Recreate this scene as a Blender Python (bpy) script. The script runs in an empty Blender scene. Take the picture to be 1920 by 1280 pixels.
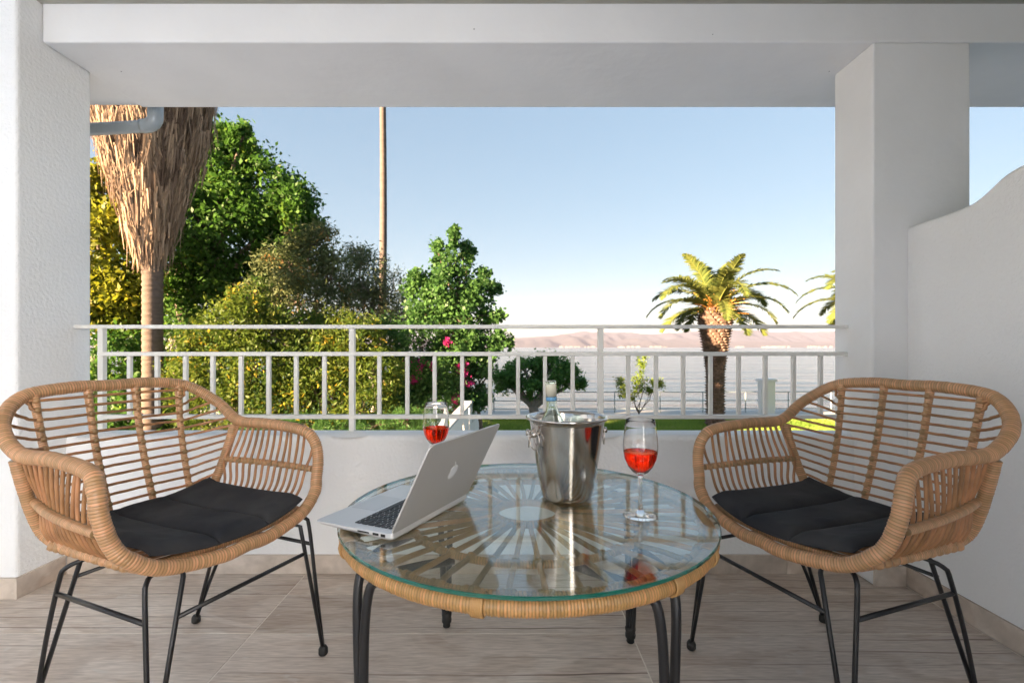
import bpy, bmesh, math, random
import numpy as np
from mathutils import Vector, Matrix, noise
random.seed(7); rng = np.random.default_rng(7)
C = bpy.context.scene.collection
sc = bpy.context.scene
R = math.radians
PI = math.pi
H = 0.92                                   # eye height above the terrace floor

# ---------------------------------------------------------------- camera
cam = bpy.data.cameras.new('camera'); co = bpy.data.objects.new('camera', cam); C.objects.link(co)
co.location = (0, 0, H); co.rotation_euler = (R(90), 0, 0)
cam.sensor_width = 36; cam.lens = 36*917/1920
cam.shift_x = 3/1920; cam.shift_y = 10/1920
cam.clip_start = .05; cam.clip_end = 30000
cam.dof.use_dof = True; cam.dof.focus_distance = 1.4; cam.dof.aperture_fstop = 6.3
sc.camera = co

# ---------------------------------------------------------------- light
SUN = Vector((-.83, -.55, .20)).normalized()          # towards the sun: left, a little behind
elev = math.asin(SUN.z)
w = bpy.data.worlds.new('World'); sc.world = w; w.use_nodes = True
nt = w.node_tree; bg = nt.nodes['Background']
sky = nt.nodes.new('ShaderNodeTexSky'); sky.sky_type = 'NISHITA'; sky.sun_disc = False
sky.sun_elevation = elev; sky.sun_rotation = math.atan2(SUN.x, SUN.y)
sky.air_density = .85; sky.dust_density = .5; sky.ozone_density = 1.0; sky.altitude = 0
hs = nt.nodes.new('ShaderNodeHueSaturation'); hs.inputs['Saturation'].default_value = 1.8; hs.inputs['Value'].default_value = 1.10
gm = nt.nodes.new('ShaderNodeGamma'); gm.inputs[1].default_value = .34
nt.links.new(sky.outputs[0], gm.inputs[0]); nt.links.new(gm.outputs[0], hs.inputs['Color'])
nt.links.new(hs.outputs[0], bg.inputs[0]); bg.inputs[1].default_value = .05
sl = bpy.data.lights.new('sun', 'SUN'); sl.energy = 5; sl.angle = R(.5); sl.color = (1, .70, .43)
so = bpy.data.objects.new('sun', sl); C.objects.link(so)
so.rotation_euler = (-SUN).to_track_quat('-Z', 'Y').to_euler(); so.location = (-8, -4, 6)
sc.view_settings.view_transform = 'Standard'; sc.view_settings.look = 'None'
sc.view_settings.gamma = 1; sc.view_settings.use_curve_mapping = False
sc.view_settings.exposure = 3.36
sc.cycles.max_bounces = 14; sc.cycles.transparent_max_bounces = 24
sc.cycles.diffuse_bounces = 6; sc.cycles.glossy_bounces = 6; sc.cycles.transmission_bounces = 12
sc.cycles.caustics_reflective = True; sc.cycles.caustics_refractive = True
sc.cycles.sample_clamp_indirect = 6; sc.cycles.blur_glossy = .5
sc.cycles.use_denoising = True

# ---------------------------------------------------------------- materials
def mat(name, col=(.8, .8, .8), rough=.5, metal=0, bump=0, bscale=50, var=0, vscale=4, col2=None, coat=0, spec=.5,
        attr=None, attr_amt=.3, stretch=None, detail=4, bdist=.002, trans=0):
    m = bpy.data.materials.new(name); m.use_nodes = True; n = m.node_tree; L = n.links
    p = n.nodes['Principled BSDF']
    p.inputs['Roughness'].default_value = rough; p.inputs['Metallic'].default_value = metal
    p.inputs['Specular IOR Level'].default_value = spec
    p.inputs['Coat Weight'].default_value = coat
    p.inputs['Base Color'].default_value = (*col, 1)
    tc = n.nodes.new('ShaderNodeTexCoord'); src = tc.outputs['Object']
    if stretch:
        mp = n.nodes.new('ShaderNodeMapping'); mp.inputs['Scale'].default_value = stretch
        L.new(src, mp.inputs[0]); src = mp.outputs[0]
    csock = None
    if var or col2:
        t = n.nodes.new('ShaderNodeTexNoise'); t.inputs['Scale'].default_value = vscale; t.inputs['Detail'].default_value = 6
        L.new(src, t.inputs['Vector'])
        cr = n.nodes.new('ShaderNodeValToRGB'); cr.color_ramp.elements[0].position = .35; cr.color_ramp.elements[1].position = .65
        a = col; b = col2 if col2 else tuple(c*(1-var) for c in col)
        cr.color_ramp.elements[0].color = (*b, 1); cr.color_ramp.elements[1].color = (*a, 1)
        L.new(t.outputs['Fac'], cr.inputs[0]); csock = cr.outputs[0]
    if attr:
        at = n.nodes.new('ShaderNodeAttribute'); at.attribute_name = attr
        h = n.nodes.new('ShaderNodeHueSaturation')
        mm = n.nodes.new('ShaderNodeMapRange'); mm.inputs[3].default_value = 1-attr_amt; mm.inputs[4].default_value = 1+attr_amt
        L.new(at.outputs['Fac'], mm.inputs[0]); L.new(mm.outputs[0], h.inputs['Value'])
        mh = n.nodes.new('ShaderNodeMapRange'); mh.inputs[3].default_value = .5+attr_amt*.03; mh.inputs[4].default_value = .5-attr_amt*.03
        L.new(at.outputs['Fac'], mh.inputs[0]); L.new(mh.outputs[0], h.inputs['Hue'])
        if csock: L.new(csock, h.inputs['Color'])
        else: h.inputs['Color'].default_value = (*col, 1)
        csock = h.outputs[0]
    if csock: L.new(csock, p.inputs['Base Color'])
    if bump:
        t = n.nodes.new('ShaderNodeTexNoise'); t.inputs['Scale'].default_value = bscale; t.inputs['Detail'].default_value = detail
        L.new(src, t.inputs['Vector'])
        b = n.nodes.new('ShaderNodeBump'); b.inputs['Strength'].default_value = bump; b.inputs['Distance'].default_value = bdist
        L.new(t.outputs['Fac'], b.inputs['Height']); L.new(b.outputs[0], p.inputs['Normal'])
    m['p'] = 1
    return m

def leafmat(name, c1, c2, trans=.35, rough=.45, c3=None):
    m = bpy.data.materials.new(name); m.use_nodes = True; n = m.node_tree; L = n.links
    p = n.nodes['Principled BSDF']; out = n.nodes['Material Output']
    at = n.nodes.new('ShaderNodeAttribute'); at.attribute_name = 'v'
    cr = n.nodes.new('ShaderNodeValToRGB'); cr.color_ramp.elements[0].color = (*c1, 1); cr.color_ramp.elements[1].color = (*c2, 1)
    if c3:
        e = cr.color_ramp.elements.new(.82); e.color = (*c2, 1); cr.color_ramp.elements[-1].color = (*c3, 1)
    L.new(at.outputs['Fac'], cr.inputs[0]); L.new(cr.outputs[0], p.inputs['Base Color'])
    p.inputs['Roughness'].default_value = rough; p.inputs['Specular IOR Level'].default_value = .2
    tr = n.nodes.new('ShaderNodeBsdfTranslucent'); L.new(cr.outputs[0], tr.inputs[0])
    mx = n.nodes.new('ShaderNodeMixShader'); mx.inputs[0].default_value = trans
    L.new(p.outputs[0], mx.inputs[1]); L.new(tr.outputs[0], mx.inputs[2]); L.new(mx.outputs[0], out.inputs[0])
    return m

def sheetglass(name, tint, ior=1.52):
    m = bpy.data.materials.new(name); m.use_nodes = True; n = m.node_tree; L = n.links
    n.nodes.remove(n.nodes['Principled BSDF']); out = n.nodes['Material Output']
    t = n.nodes.new('ShaderNodeBsdfTransparent'); t.inputs[0].default_value = (*tint, 1)
    g = n.nodes.new('ShaderNodeBsdfGlossy'); g.inputs['Roughness'].default_value = .0
    f = n.nodes.new('ShaderNodeFresnel')
    ge = n.nodes.new('ShaderNodeNewGeometry'); mr = n.nodes.new('ShaderNodeMapRange'); mr.inputs[3].default_value = ior; mr.inputs[4].default_value = 1/ior
    L.new(ge.outputs['Backfacing'], mr.inputs[0]); L.new(mr.outputs[0], f.inputs[0])
    mx = n.nodes.new('ShaderNodeMixShader'); L.new(f.outputs[0], mx.inputs[0]); L.new(t.outputs[0], mx.inputs[1]); L.new(g.outputs[0], mx.inputs[2])
    L.new(mx.outputs[0], out.inputs[0]); return m

def clearglass(name, col=(1, 1, 1), ior=1.5):
    m = bpy.data.materials.new(name); m.use_nodes = True; n = m.node_tree
    n.nodes.remove(n.nodes['Principled BSDF'])
    g = n.nodes.new('ShaderNodeBsdfGlass'); g.inputs[0].default_value = (*col, 1); g.inputs['IOR'].default_value = ior; g.inputs['Roughness'].default_value = 0
    n.links.new(g.outputs[0], n.nodes['Material Output'].inputs[0]); return m

M_white = mat('white_stucco', (.80, .805, .81), .85, bump=.9, bscale=75, var=.05, vscale=1.6, spec=.2, bdist=.004, detail=6)
M_smooth = mat('white_paint_smooth', (.78, .785, .795), .8, bump=.45, bscale=18, var=.07, vscale=2.2, spec=.2, bdist=.005)
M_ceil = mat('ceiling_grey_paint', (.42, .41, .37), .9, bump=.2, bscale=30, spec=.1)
M_rail = mat('white_metal_paint', (.74, .73, .70), .42, bump=.05, bscale=60, var=.05, vscale=9)
M_black = mat('black_powder_coat', (.012, .012, .014), .38, bump=.2, bscale=300, bdist=.0005)
M_rubber = mat('black_rubber', (.01, .01, .01), .6)
M_rattan = mat('wrapped_rattan', (.48, .272, .130), .42, var=.18, vscale=12, attr='v', attr_amt=.45, bump=.3, bscale=260, bdist=.0006, coat=.15)
M_rod = mat('rattan_rod', (.44, .215, .095), .48, var=.35, vscale=22, attr='v', attr_amt=.15, bump=.25, bscale=160, bdist=.0008)
M_trattan = mat('table_rattan', (.44, .245, .085), .42, var=.22, vscale=30, attr='v', attr_amt=.5, bump=.3, bscale=240, bdist=.0006, coat=.15)
M_fabric = mat('black_canvas', (.046, .045, .046), .8, bump=.9, bscale=700, bdist=.0008, col2=(.016, .017, .022), vscale=5, spec=.3)
M_alu = mat('brushed_aluminium', (.74, .74, .75), .36, metal=.55, bump=.04, bscale=900, bdist=.0003)
M_lid = mat('satin_aluminium_lid', (.54, .525, .51), .42, metal=.4, bump=.04, bscale=900, bdist=.0003)
M_logo = mat('pale_inlay', (.75, .76, .78), .25)
M_key = mat('black_keys', (.015, .016, .02), .45)
M_keyglyph = mat('key_print', (.6, .6, .6), .5)
M_dark = mat('dark_port', (.01, .01, .01), .5)
M_screen = mat('dark_screen_glass', (.008, .008, .01), .08)
M_steel = mat('polished_steel', (.64, .60, .56), .15, metal=1, bump=.06, bscale=9, stretch=(6, 6, .25), bdist=.004, var=.12, vscale=8)
M_tglass = sheetglass('table_glass', (.92, .97, .95), 1.95)
M_tedge = mat('green_glass_edge', (.004, .11, .08), .06, coat=1)
M_wglass = clearglass('wine_glass_clear', (1, 1, 1), 1.45)
M_wine = clearglass('rose_wine', (1, .17, .06), 1.34)
M_bottle = clearglass('clear_bottle_glass', (.96, 1, .98), 1.5)
M_foil = mat('cream_capsule', (.68, .64, .52), .5)
M_band = mat('blue_capsule_band', (.12, .30, .50), .5)
M_pvc = mat('grey_pvc_pipe', (.30, .34, .37), .35, var=.1, vscale=20)
M_grout = mat('grout', (.74, .68, .60), .9)

def tilemat():
    m = bpy.data.materials.new('wood_look_tile'); m.use_nodes = True; n = m.node_tree; L = n.links; p = n.nodes['Principled BSDF']
    tc = n.nodes.new('ShaderNodeTexCoord'); oi = n.nodes.new('ShaderNodeObjectInfo')
    add = n.nodes.new('ShaderNodeVectorMath'); add.operation = 'ADD'
    mul = n.nodes.new('ShaderNodeVectorMath'); mul.operation = 'SCALE'; mul.inputs['Scale'].default_value = 37
    cmb = n.nodes.new('ShaderNodeCombineXYZ'); L.new(oi.outputs['Random'], cmb.inputs[0]); L.new(oi.outputs['Random'], cmb.inputs[1])
    L.new(cmb.outputs[0], mul.inputs[0]); L.new(tc.outputs['Object'], add.inputs[0]); L.new(mul.outputs[0], add.inputs[1])
    def noise_(scale, st, detail=5, dist=0):
        mp = n.nodes.new('ShaderNodeMapping'); mp.inputs['Scale'].default_value = st; L.new(add.outputs[0], mp.inputs[0])
        t = n.nodes.new('ShaderNodeTexNoise'); t.inputs['Scale'].default_value = scale; t.inputs['Detail'].default_value = detail
        t.inputs['Distortion'].default_value = dist; L.new(mp.outputs[0], t.inputs['Vector']); return t.outputs['Fac']
    def ramp(s, stops):
        r = n.nodes.new('ShaderNodeValToRGB'); e = r.color_ramp.elements
        e[0].position = stops[0][0]; e[0].color = (*stops[0][1], 1); e[1].position = stops[1][0]; e[1].color = (*stops[1][1], 1)
        for q in stops[2:]:
            x = e.new(q[0]); x.color = (*q[1], 1)
        L.new(s, r.inputs[0]); return r.outputs[0]
    def mix(a, b, f, mode='MULTIPLY'):
        x = n.nodes.new('ShaderNodeMix'); x.data_type = 'RGBA'; x.blend_type = mode
        if isinstance(f, float): x.inputs[0].default_value = f
        else: L.new(f, x.inputs[0])
        L.new(a, x.inputs[6]); L.new(b, x.inputs[7]); return x.outputs[2]
    base = ramp(noise_(1.6, (1, 3.5, 1), 3), [(.3, (.56, .475, .405)), (.7, (.72, .64, .565))])
    gr = ramp(noise_(16, (1, 9, 1), 9, .4), [(.30, (.70, .685, .67)), (.66, (1, 1, 1))])
    c = mix(base, gr, 1.0)
    blot = ramp(noise_(2.6, (1, 2.2, 1), 4, 1.2), [(.50, (1, 1, 1)), (.56, (.84, .79, .75))])
    c = mix(c, blot, .7)
    # long dark wandering cracks
    wv = n.nodes.new('ShaderNodeTexWave'); wv.wave_type = 'BANDS'; wv.bands_direction = 'Y'; wv.inputs['Scale'].default_value = 2.2
    wv.inputs['Distortion'].default_value = 3.5; wv.inputs['Detail'].default_value = 3; wv.inputs['Detail Scale'].default_value = .9
    mpw = n.nodes.new('ShaderNodeMapping'); mpw.inputs['Scale'].default_value = (.55, 2.2, 1); L.new(add.outputs[0], mpw.inputs[0]); L.new(mpw.outputs[0], wv.inputs[0])
    crk = ramp(wv.outputs['Fac'], [(0.0, (.30, .26, .24)), (.012, (.55, .5, .47)), (.03, (1, 1, 1))])
    msk = ramp(noise_(1.6, (.6, 3, 1), 2), [(.42, (0, 0, 0)), (.7, (1, 1, 1))])
    c = mix(c, crk, msk)
    # knots
    vo = n.nodes.new('ShaderNodeTexVoronoi'); vo.inputs['Scale'].default_value = 2.2
    mpv = n.nodes.new('ShaderNodeMapping'); mpv.inputs['Scale'].default_value = (1, 1.9, 1); L.new(add.outputs[0], mpv.inputs[0])
    nz = n.nodes.new('ShaderNodeTexNoise'); nz.inputs['Scale'].default_value = 14; L.new(mpv.outputs[0], nz.inputs['Vector'])
    mv = n.nodes.new('ShaderNodeMix'); mv.data_type = 'VECTOR'; mv.inputs[0].default_value = .06; L.new(mpv.outputs[0], mv.inputs[4]); L.new(nz.outputs['Color'], mv.inputs[5])
    L.new(mv.outputs[1], vo.inputs['Vector'])
    kn = ramp(vo.outputs['Distance'], [(.02, (.42, .38, .34)), (.075, (1, 1, 1))])
    c = mix(c, kn, .75)
    # scuffs, pale
    sf = ramp(noise_(4.2, (1, 1.7, 1), 7, 2.2), [(.655, (0, 0, 0)), (.70, (1, 1, 1))])
    pale = n.nodes.new('ShaderNodeRGB'); pale.outputs[0].default_value = (.60, .57, .53, 1)
    fm = n.nodes.new('ShaderNodeMath'); fm.operation = 'MULTIPLY'; fm.inputs[1].default_value = .45
    L.new(sf, fm.inputs[0]); c = mix(c, pale.outputs[0], fm.outputs[0], 'MIX')
    hv = n.nodes.new('ShaderNodeHueSaturation'); mr = n.nodes.new('ShaderNodeMapRange'); mr.inputs[3].default_value = .90; mr.inputs[4].default_value = 1.08
    L.new(oi.outputs['Random'], mr.inputs[0]); L.new(mr.outputs[0], hv.inputs['Value']); L.new(c, hv.inputs['Color'])
    L.new(hv.outputs[0], p.inputs['Base Color'])
    p.inputs['Roughness'].default_value = .5; p.inputs['Specular IOR Level'].default_value = .35
    b = n.nodes.new('ShaderNodeBump'); b.inputs['Strength'].default_value = .35; b.inputs['Distance'].default_value = .001
    L.new(gr, b.inputs['Height']); L.new(b.outputs[0], p.inputs['Normal'])
    return m
M_tile = tilemat()

# ---------------------------------------------------------------- mesh helpers
def mesh_obj(name, V, F, m, parent=None, smooth=True, attr=None, mi=None):
    me = bpy.data.meshes.new(name); me.from_pydata([tuple(v) for v in V], [], F); me.update()
    for x in (m if isinstance(m, (list, tuple)) else [m]): me.materials.append(x)
    if smooth: me.polygons.foreach_set('use_smooth', [True]*len(me.polygons))
    if mi is not None: me.polygons.foreach_set('material_index', mi)
    if attr is not None:
        a = me.attributes.new('v', 'FLOAT', 'POINT'); a.data.foreach_set('value', np.asarray(attr, dtype=np.float32))
    o = bpy.data.objects.new(name, me); C.objects.link(o)
    if parent: o.parent = parent
    return o

def fast_obj(name, V, F4, m, parent=None, attr=None, smooth=False):
    """V (n,3), F4 (k,4) quads"""
    V = np.asarray(V, dtype=np.float32); F4 = np.asarray(F4, dtype=np.int32)
    me = bpy.data.meshes.new(name); me.vertices.add(len(V)); me.vertices.foreach_set('co', V.ravel())
    me.loops.add(F4.size); me.loops.foreach_set('vertex_index', F4.ravel())
    me.polygons.add(len(F4)); me.polygons.foreach_set('loop_start', np.arange(0, F4.size, 4, dtype=np.int32))
    me.polygons.foreach_set('loop_total', np.full(len(F4), 4, dtype=np.int32))
    if smooth: me.polygons.foreach_set('use_smooth', np.ones(len(F4), dtype=bool))
    me.update(calc_edges=True); me.materials.append(m)
    if attr is not None:
        a = me.attributes.new('v', 'FLOAT', 'POINT'); a.data.foreach_set('value', np.asarray(attr, dtype=np.float32))
    o = bpy.data.objects.new(name, me); C.objects.link(o)
    if parent: o.parent = parent
    return o

def tag(o, label=None, cat=None, group=None, kind=None):
    if label: o['label'] = label
    if cat: o['category'] = cat
    if group: o['group'] = group
    if kind: o['kind'] = kind
    return o

def thing(name, label, cat, loc=(0, 0, 0), rz=0, group=None):
    o = bpy.data.objects.new(name, None); C.objects.link(o); o.location = loc; o.rotation_euler = (0, 0, rz)
    o.empty_display_size = .1
    return tag(o, label, cat, group)

class MB:
    def __init__(s): s.V = []; s.F = []; s.A = []; s.MI = []
    def add(s, V, F, a=.5, mi=0):
        b = len(s.V); s.V += [tuple(v) for v in V]; s.F += [tuple(i+b for i in f) for f in F]
        s.A += (list(a) if hasattr(a, '__len__') else [a]*len(V)); s.MI += [mi]*len(F)
    def box(s, x0, x1, y0, y1, z0, z1, mi=0, M=None):
        V = [Vector((x, y, z)) for x in (x0, x1) for y in (y0, y1) for z in (z0, z1)]
        if M is not None: V = [M @ v for v in V]
        s.add(V, [(0, 1, 3, 2), (4, 6, 7, 5), (0, 4, 5, 1), (2, 3, 7, 6), (0, 2, 6, 4), (1, 5, 7, 3)], mi=mi)
    def tube(s, *a, **k):
        V, F, A = sweep(*a, **k); s.add(V, F, A)
    def lathe(s, prof, seg=48, M=None, mi=0, a=.5):
        V = []; F = []
        n = len(prof)
        for i in range(seg):
            t = 2*PI*i/seg
            for r, z in prof:
                v = Vector((r*math.cos(t), r*math.sin(t), z)); V.append(M @ v if M is not None else v)
        for i in range(seg):
            j = (i+1) % seg
            for k in range(n-1):
                F.append((i*n+k, j*n+k, j*n+k+1, i*n+k+1))
        s.add(V, F, a, mi)
    def obj(s, name, m, parent=None, smooth=False, bevel=0, segs=2, attr=False):
        o = mesh_obj(name, s.V, s.F, m, parent, smooth, attr=s.A if attr else None, mi=s.MI if isinstance(m, (list, tuple)) else None)
        if bevel:
            b = o.modifiers.new('bevel', 'BEVEL'); b.width = bevel; b.segments = segs; b.limit_method = 'ANGLE'; b.harden_normals = False
        return o

def catmull(P, per=8, closed=False):
    P = [np.array(p, float) for p in P]; n = len(P); out = []
    rngi = range(n) if closed else range(n-1)
    for i in rngi:
        if closed: a, b, c, d = P[i-1], P[i], P[(i+1) % n], P[(i+2) % n]
        else:
            b, c = P[i], P[i+1]; a = P[i-1] if i > 0 else 2*b-c; d = P[i+2] if i+2 < n else 2*c-b
        for k in range(per):
            t = k/per
            out.append(.5*((2*b)+(-a+c)*t+(2*a-5*b+4*c-d)*t*t+(-a+3*b-3*c+d)*t**3))
    if not closed: out.append(P[-1])
    return np.array(out)

def resample(P, step, closed=False):
    P = np.asarray(P, float)
    if closed: P = np.vstack([P, P[:1]])
    d = np.r_[0, np.cumsum(np.linalg.norm(np.diff(P, axis=0), axis=1))]
    n = max(2, int(round(d[-1]/step)))
    s = np.linspace(0, d[-1], n+1)
    Q = np.c_[[np.interp(s, d, P[:, k]) for k in range(3)]].T
    return Q[:-1] if closed else Q

def sweep(P, r, seg=8, closed=False, prof=None, attr=None, cap=True, tilt=0):
    """sweep a circle along P (n,3); r scalar or array"""
    P = np.asarray(P, float); n = len(P)
    if closed: T = np.roll(P, -1, 0)-np.roll(P, 1, 0)
    else: T = np.gradient(P, axis=0)
    T /= np.linalg.norm(T, axis=1)[:, None]+1e-12
    N = np.zeros_like(P); up = np.array([0, 0, 1.]) if abs(T[0, 2]) < .9 else np.array([1., 0, 0])
    v = np.cross(T[0], up); v /= np.linalg.norm(v); N[0] = v
    for i in range(1, n):
        v = N[i-1]-T[i]*np.dot(N[i-1], T[i]); v /= np.linalg.norm(v)+1e-12; N[i] = v
    tw = np.zeros(n)
    if closed:
        v = N[-1]-T[0]*np.dot(N[-1], T[0]); v /= np.linalg.norm(v)
        ang = math.atan2(np.dot(np.cross(v, N[0]), T[0]), np.dot(v, N[0])); tw = ang*np.arange(n)/n
    B = np.cross(T, N)
    r = np.full(n, r) if np.isscalar(r) else np.asarray(r)
    th = np.linspace(0, 2*PI, seg, endpoint=False)
    ct = np.cos(th[None]+tw[:, None]); st = np.sin(th[None]+tw[:, None])
    V = P[:, None]+(N[:, None]*ct[..., None]+B[:, None]*st[..., None])*r[:, None, None]
    if tilt: V = V+T[:, None]*(ct[..., None]*tilt)
    V = V.reshape(-1, 3)
    F = []
    m = n if closed else n-1
    for i in range(m):
        a = i*seg; b = ((i+1) % n)*seg
        for k in range(seg):
            k2 = (k+1) % seg; F.append((a+k, a+k2, b+k2, b+k))
    A = np.full(len(V), .5) if attr is None else np.repeat(np.asarray(attr), seg)
    if cap and not closed:
        F.append(tuple(range(seg))[::-1]); F.append(tuple((n-1)*seg+k for k in range(seg)))
    return V.tolist(), F, A.tolist()

def wrapped(P, r, pitch=.0062, seg=14, closed=False, tilt=.0012, depth=.07, rr=None):
    """tube wound with flat cane: one raised band per turn"""
    per = 4
    Q = resample(P, pitch/per, closed); n = len(Q); n -= n % per if closed else 0; Q = Q[:n]
    rad = np.empty(n); at = np.empty(n)
    lr = random.Random(int(r*1e5)+n)
    k = 0; cur = .5; bump = 0
    for i in range(n):
        if i % per == 0: cur = .45+.55*lr.random(); bump = (lr.random()-.5)*.05
        ph = i % per
        rad[i] = r*(1-depth if ph == 0 else (1+bump if ph in (1, 2, 3) else 1))
        at[i] = cur if ph else 0.0
    if rr is not None: rad *= np.interp(np.linspace(0, 1, n), np.linspace(0, 1, len(rr)), rr)
    return sweep(Q, rad, seg, closed, attr=at, tilt=tilt)

def knot(mb, p, r, ax=(0, 0, 1), a=.5):
    """small lashing: squashed ball with a crossing band"""
    p = np.array(p); lat = 5; lon = 8; V = []; F = []
    for i in range(lat+1):
        ph = PI*i/lat
        for j in range(lon):
            t = 2*PI*j/lon; k = 1+.12*math.cos(2*t+ph*3)
            V.append((p[0]+r*k*math.sin(ph)*math.cos(t), p[1]+r*k*math.sin(ph)*math.sin(t), p[2]+r*.9*math.cos(ph)))
    for i in range(lat):
        for j in range(lon):
            F.append((i*lon+j, i*lon+(j+1) % lon, (i+1)*lon+(j+1) % lon, (i+1)*lon+j))
    mb.add(V, F, a)

def struct(name, mb, m, bevel=0, smooth=False, segs=2):
    o = mb.obj(name, m, bevel=bevel, smooth=smooth, segs=segs); o['kind'] = 'structure'; return o

def at(px, py, Y):      # direction helper used while laying out: world point seen at photo pixel (px,py) when it stands Y metres away
    return Vector(((px-957)/917*Y, Y, H+(650-py)/917*Y))

# ================================================================ TERRACE
XL, XR = -1.808, 1.398
PN, PB = 1.791, 2.111           # left pillar near / back
BF, BB = 1.886, 2.401           # beam front / back
SOF, CEI = 2.093, 2.240
WX = 1.532

def wall_grid(name, x0, x1, y0, y1, z0, z1, m, label, cat, bev=.012):
    b = MB(); b.box(x0, x1, y0, y1, z0, z1)
    o = b.obj(name, m, bevel=bev, segs=3); return tag(o, label, cat)

# left pillar
lp = thing('pillar', 'thick white stucco pillar at the left edge, railing fixed into it', 'pillar', (XL-.6, PN, 0))
b = MB(); b.box(-.7, .6, 0, PB-PN, 0.002, CEI+.3)
b.obj('pillar_body', M_white, lp, bevel=.012, segs=3)
rp = thing('pillar', 'broad grey-white pillar on the right behind the rattan chair', 'pillar', (XR, BF, 0))
b = MB(); b.box(0, .377, 0, PB-BF, .002, SOF)
b.obj('pillar_body', M_smooth, rp, bevel=.008, segs=3)
# beam over the opening
b = MB(); b.box(XL+.003, 6.5, BF, BB, SOF, CEI+.35)
bm_ = b.obj('beam', M_smooth, bevel=.006, segs=2); tag(bm_, 'long white concrete beam spanning above the terrace opening', 'beam')
b = MB(); b.box(XL-3.5, XL+.003, PB+.002, BB, SOF+.01, CEI+.35)
bm2 = b.obj('beam', M_smooth, bevel=.006); tag(bm2, 'white beam end running on behind the left stucco pillar', 'beam')
for par_, pts in ((bm_, [(-1.66, BF+.20, SOF), (.78, BF+.001, SOF+.03), (1.36, BF+.20, SOF), (-.14, BF, SOF+.05)]),):
    for (x, y, z) in pts:
        b = MB(); b.lathe([(0, -.0006), (.0022, -.0006), (.003, .0006), (0, .0006)], 10, Matrix.Translation((x, y, z))); b.obj('nail_hole', M_dark, par_)
# ceiling
b = MB(); b.box(XL-.05, 6.5, -.3, BF-.002, CEI, CEI+.2); b.box(.8, 6.5, -.93, -.302, CEI+.001, CEI+.2); struct('ceiling', b, M_ceil)  # second slab is added out of view to shade the right side
# parapet
par = thing('parapet', 'low white stucco parapet wall under the railing', 'parapet', (0, 1.99, 0))
b = MB(); b.box(XL-.02, XR+.02, 0, .15, .002, .559)
po = b.obj('parapet_body', M_white, par, bevel=.022, segs=5)
for p in po.data.polygons: p.use_smooth = False
# partition wall with a wavy top
part = thing('partition_wall', 'white stucco side wall with a wavy sloping top at right', 'wall', (WX, 0, 0))
prof = catmull([(1.885, 0, 1.383), (1.76, 0, 1.386), (1.70, 0, 1.389), (1.632, 0, 1.396), (1.593, 0, 1.410), (1.558, 0, 1.430), (1.525, 0, 1.450), (1.4935, 0, 1.461), (1.459, 0, 1.467), (1.38, 0, 1.472), (1.2, 0, 1.474), (.5, 0, 1.474), (-.9, 0, 1.474)], 4)
b = MB(); V = []; F = []
n = len(prof)
for (y, _, z) in prof:
    V += [(0, y, .002), (0, y, z-.012), (.006, y, z-.003), (.015, y, z), (.125, y, z), (.138, y, z-.012), (.138, y, .002)]
for i in range(n-1):
    for k in range(6): F.append((i*7+k, (i+1)*7+k, (i+1)*7+k+1, i*7+k+1))
F.append(tuple(range(7))[::-1]); F.append(tuple((n-1)*7+k for k in range(7)))
b.add(V, F); b.obj('partition_body', M_white, part)

# floor slab, tiles
b = MB(); b.box(XL-.7, 3.0, -.9, 2.13, -.25, -.0012)
fs = struct('floor', b, M_grout)
rows = [(1.818, 1.985)]+[(1.571-.2475*k, 1.818-.2475*k) for k in range(10)]
cols = [-2.49, -.83, .39, 1.61]
cols = [-2.05, -.83, .39, WX-.012]
g = .0020
tile_cache = {}
def tile(name, x0, x1, y0, y1, z0, z1, parent, rot=None):
    key = (round(x1-x0, 3), round(y1-y0, 3), round(z1-z0, 3))
    if key not in tile_cache:
        mb = MB(); hx, hy = (x1-x0)/2, (y1-y0)/2; hz = z1-z0; c = .0009
        V = [(-hx, -hy, 0), (hx, -hy, 0), (hx, hy, 0), (-hx, hy, 0), (-hx, -hy, hz-c), (hx, -hy, hz-c), (hx, hy, hz-c), (-hx, hy, hz-c),
             (-hx+c, -hy+c, hz), (hx-c, -hy+c, hz), (hx-c, hy-c, hz), (-hx+c, hy-c, hz)]
        F = [(3, 2, 1, 0)]+[(i, (i+1) % 4, 4+(i+1) % 4, 4+i) for i in range(4)]+[(4+i, 4+(i+1) % 4, 8+(i+1) % 4, 8+i) for i in range(4)]+[(8, 9, 10, 11)]
        me = bpy.data.meshes.new(name); me.from_pydata(V, [], F); me.materials.append(M_tile); tile_cache[key] = me
    o = bpy.data.objects.new(name, tile_cache[key]); C.objects.link(o); o.parent = parent
    o.location = ((x0+x1)/2, (y0+y1)/2, z0)
    if rot: o.rotation_euler = rot
    return o
for (y0, y1) in rows:
    for i in range(3):
        tile('tile', cols[i]+g, cols[i+1]-g, y0+g, y1-g, -.006, 0, fs)
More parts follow.
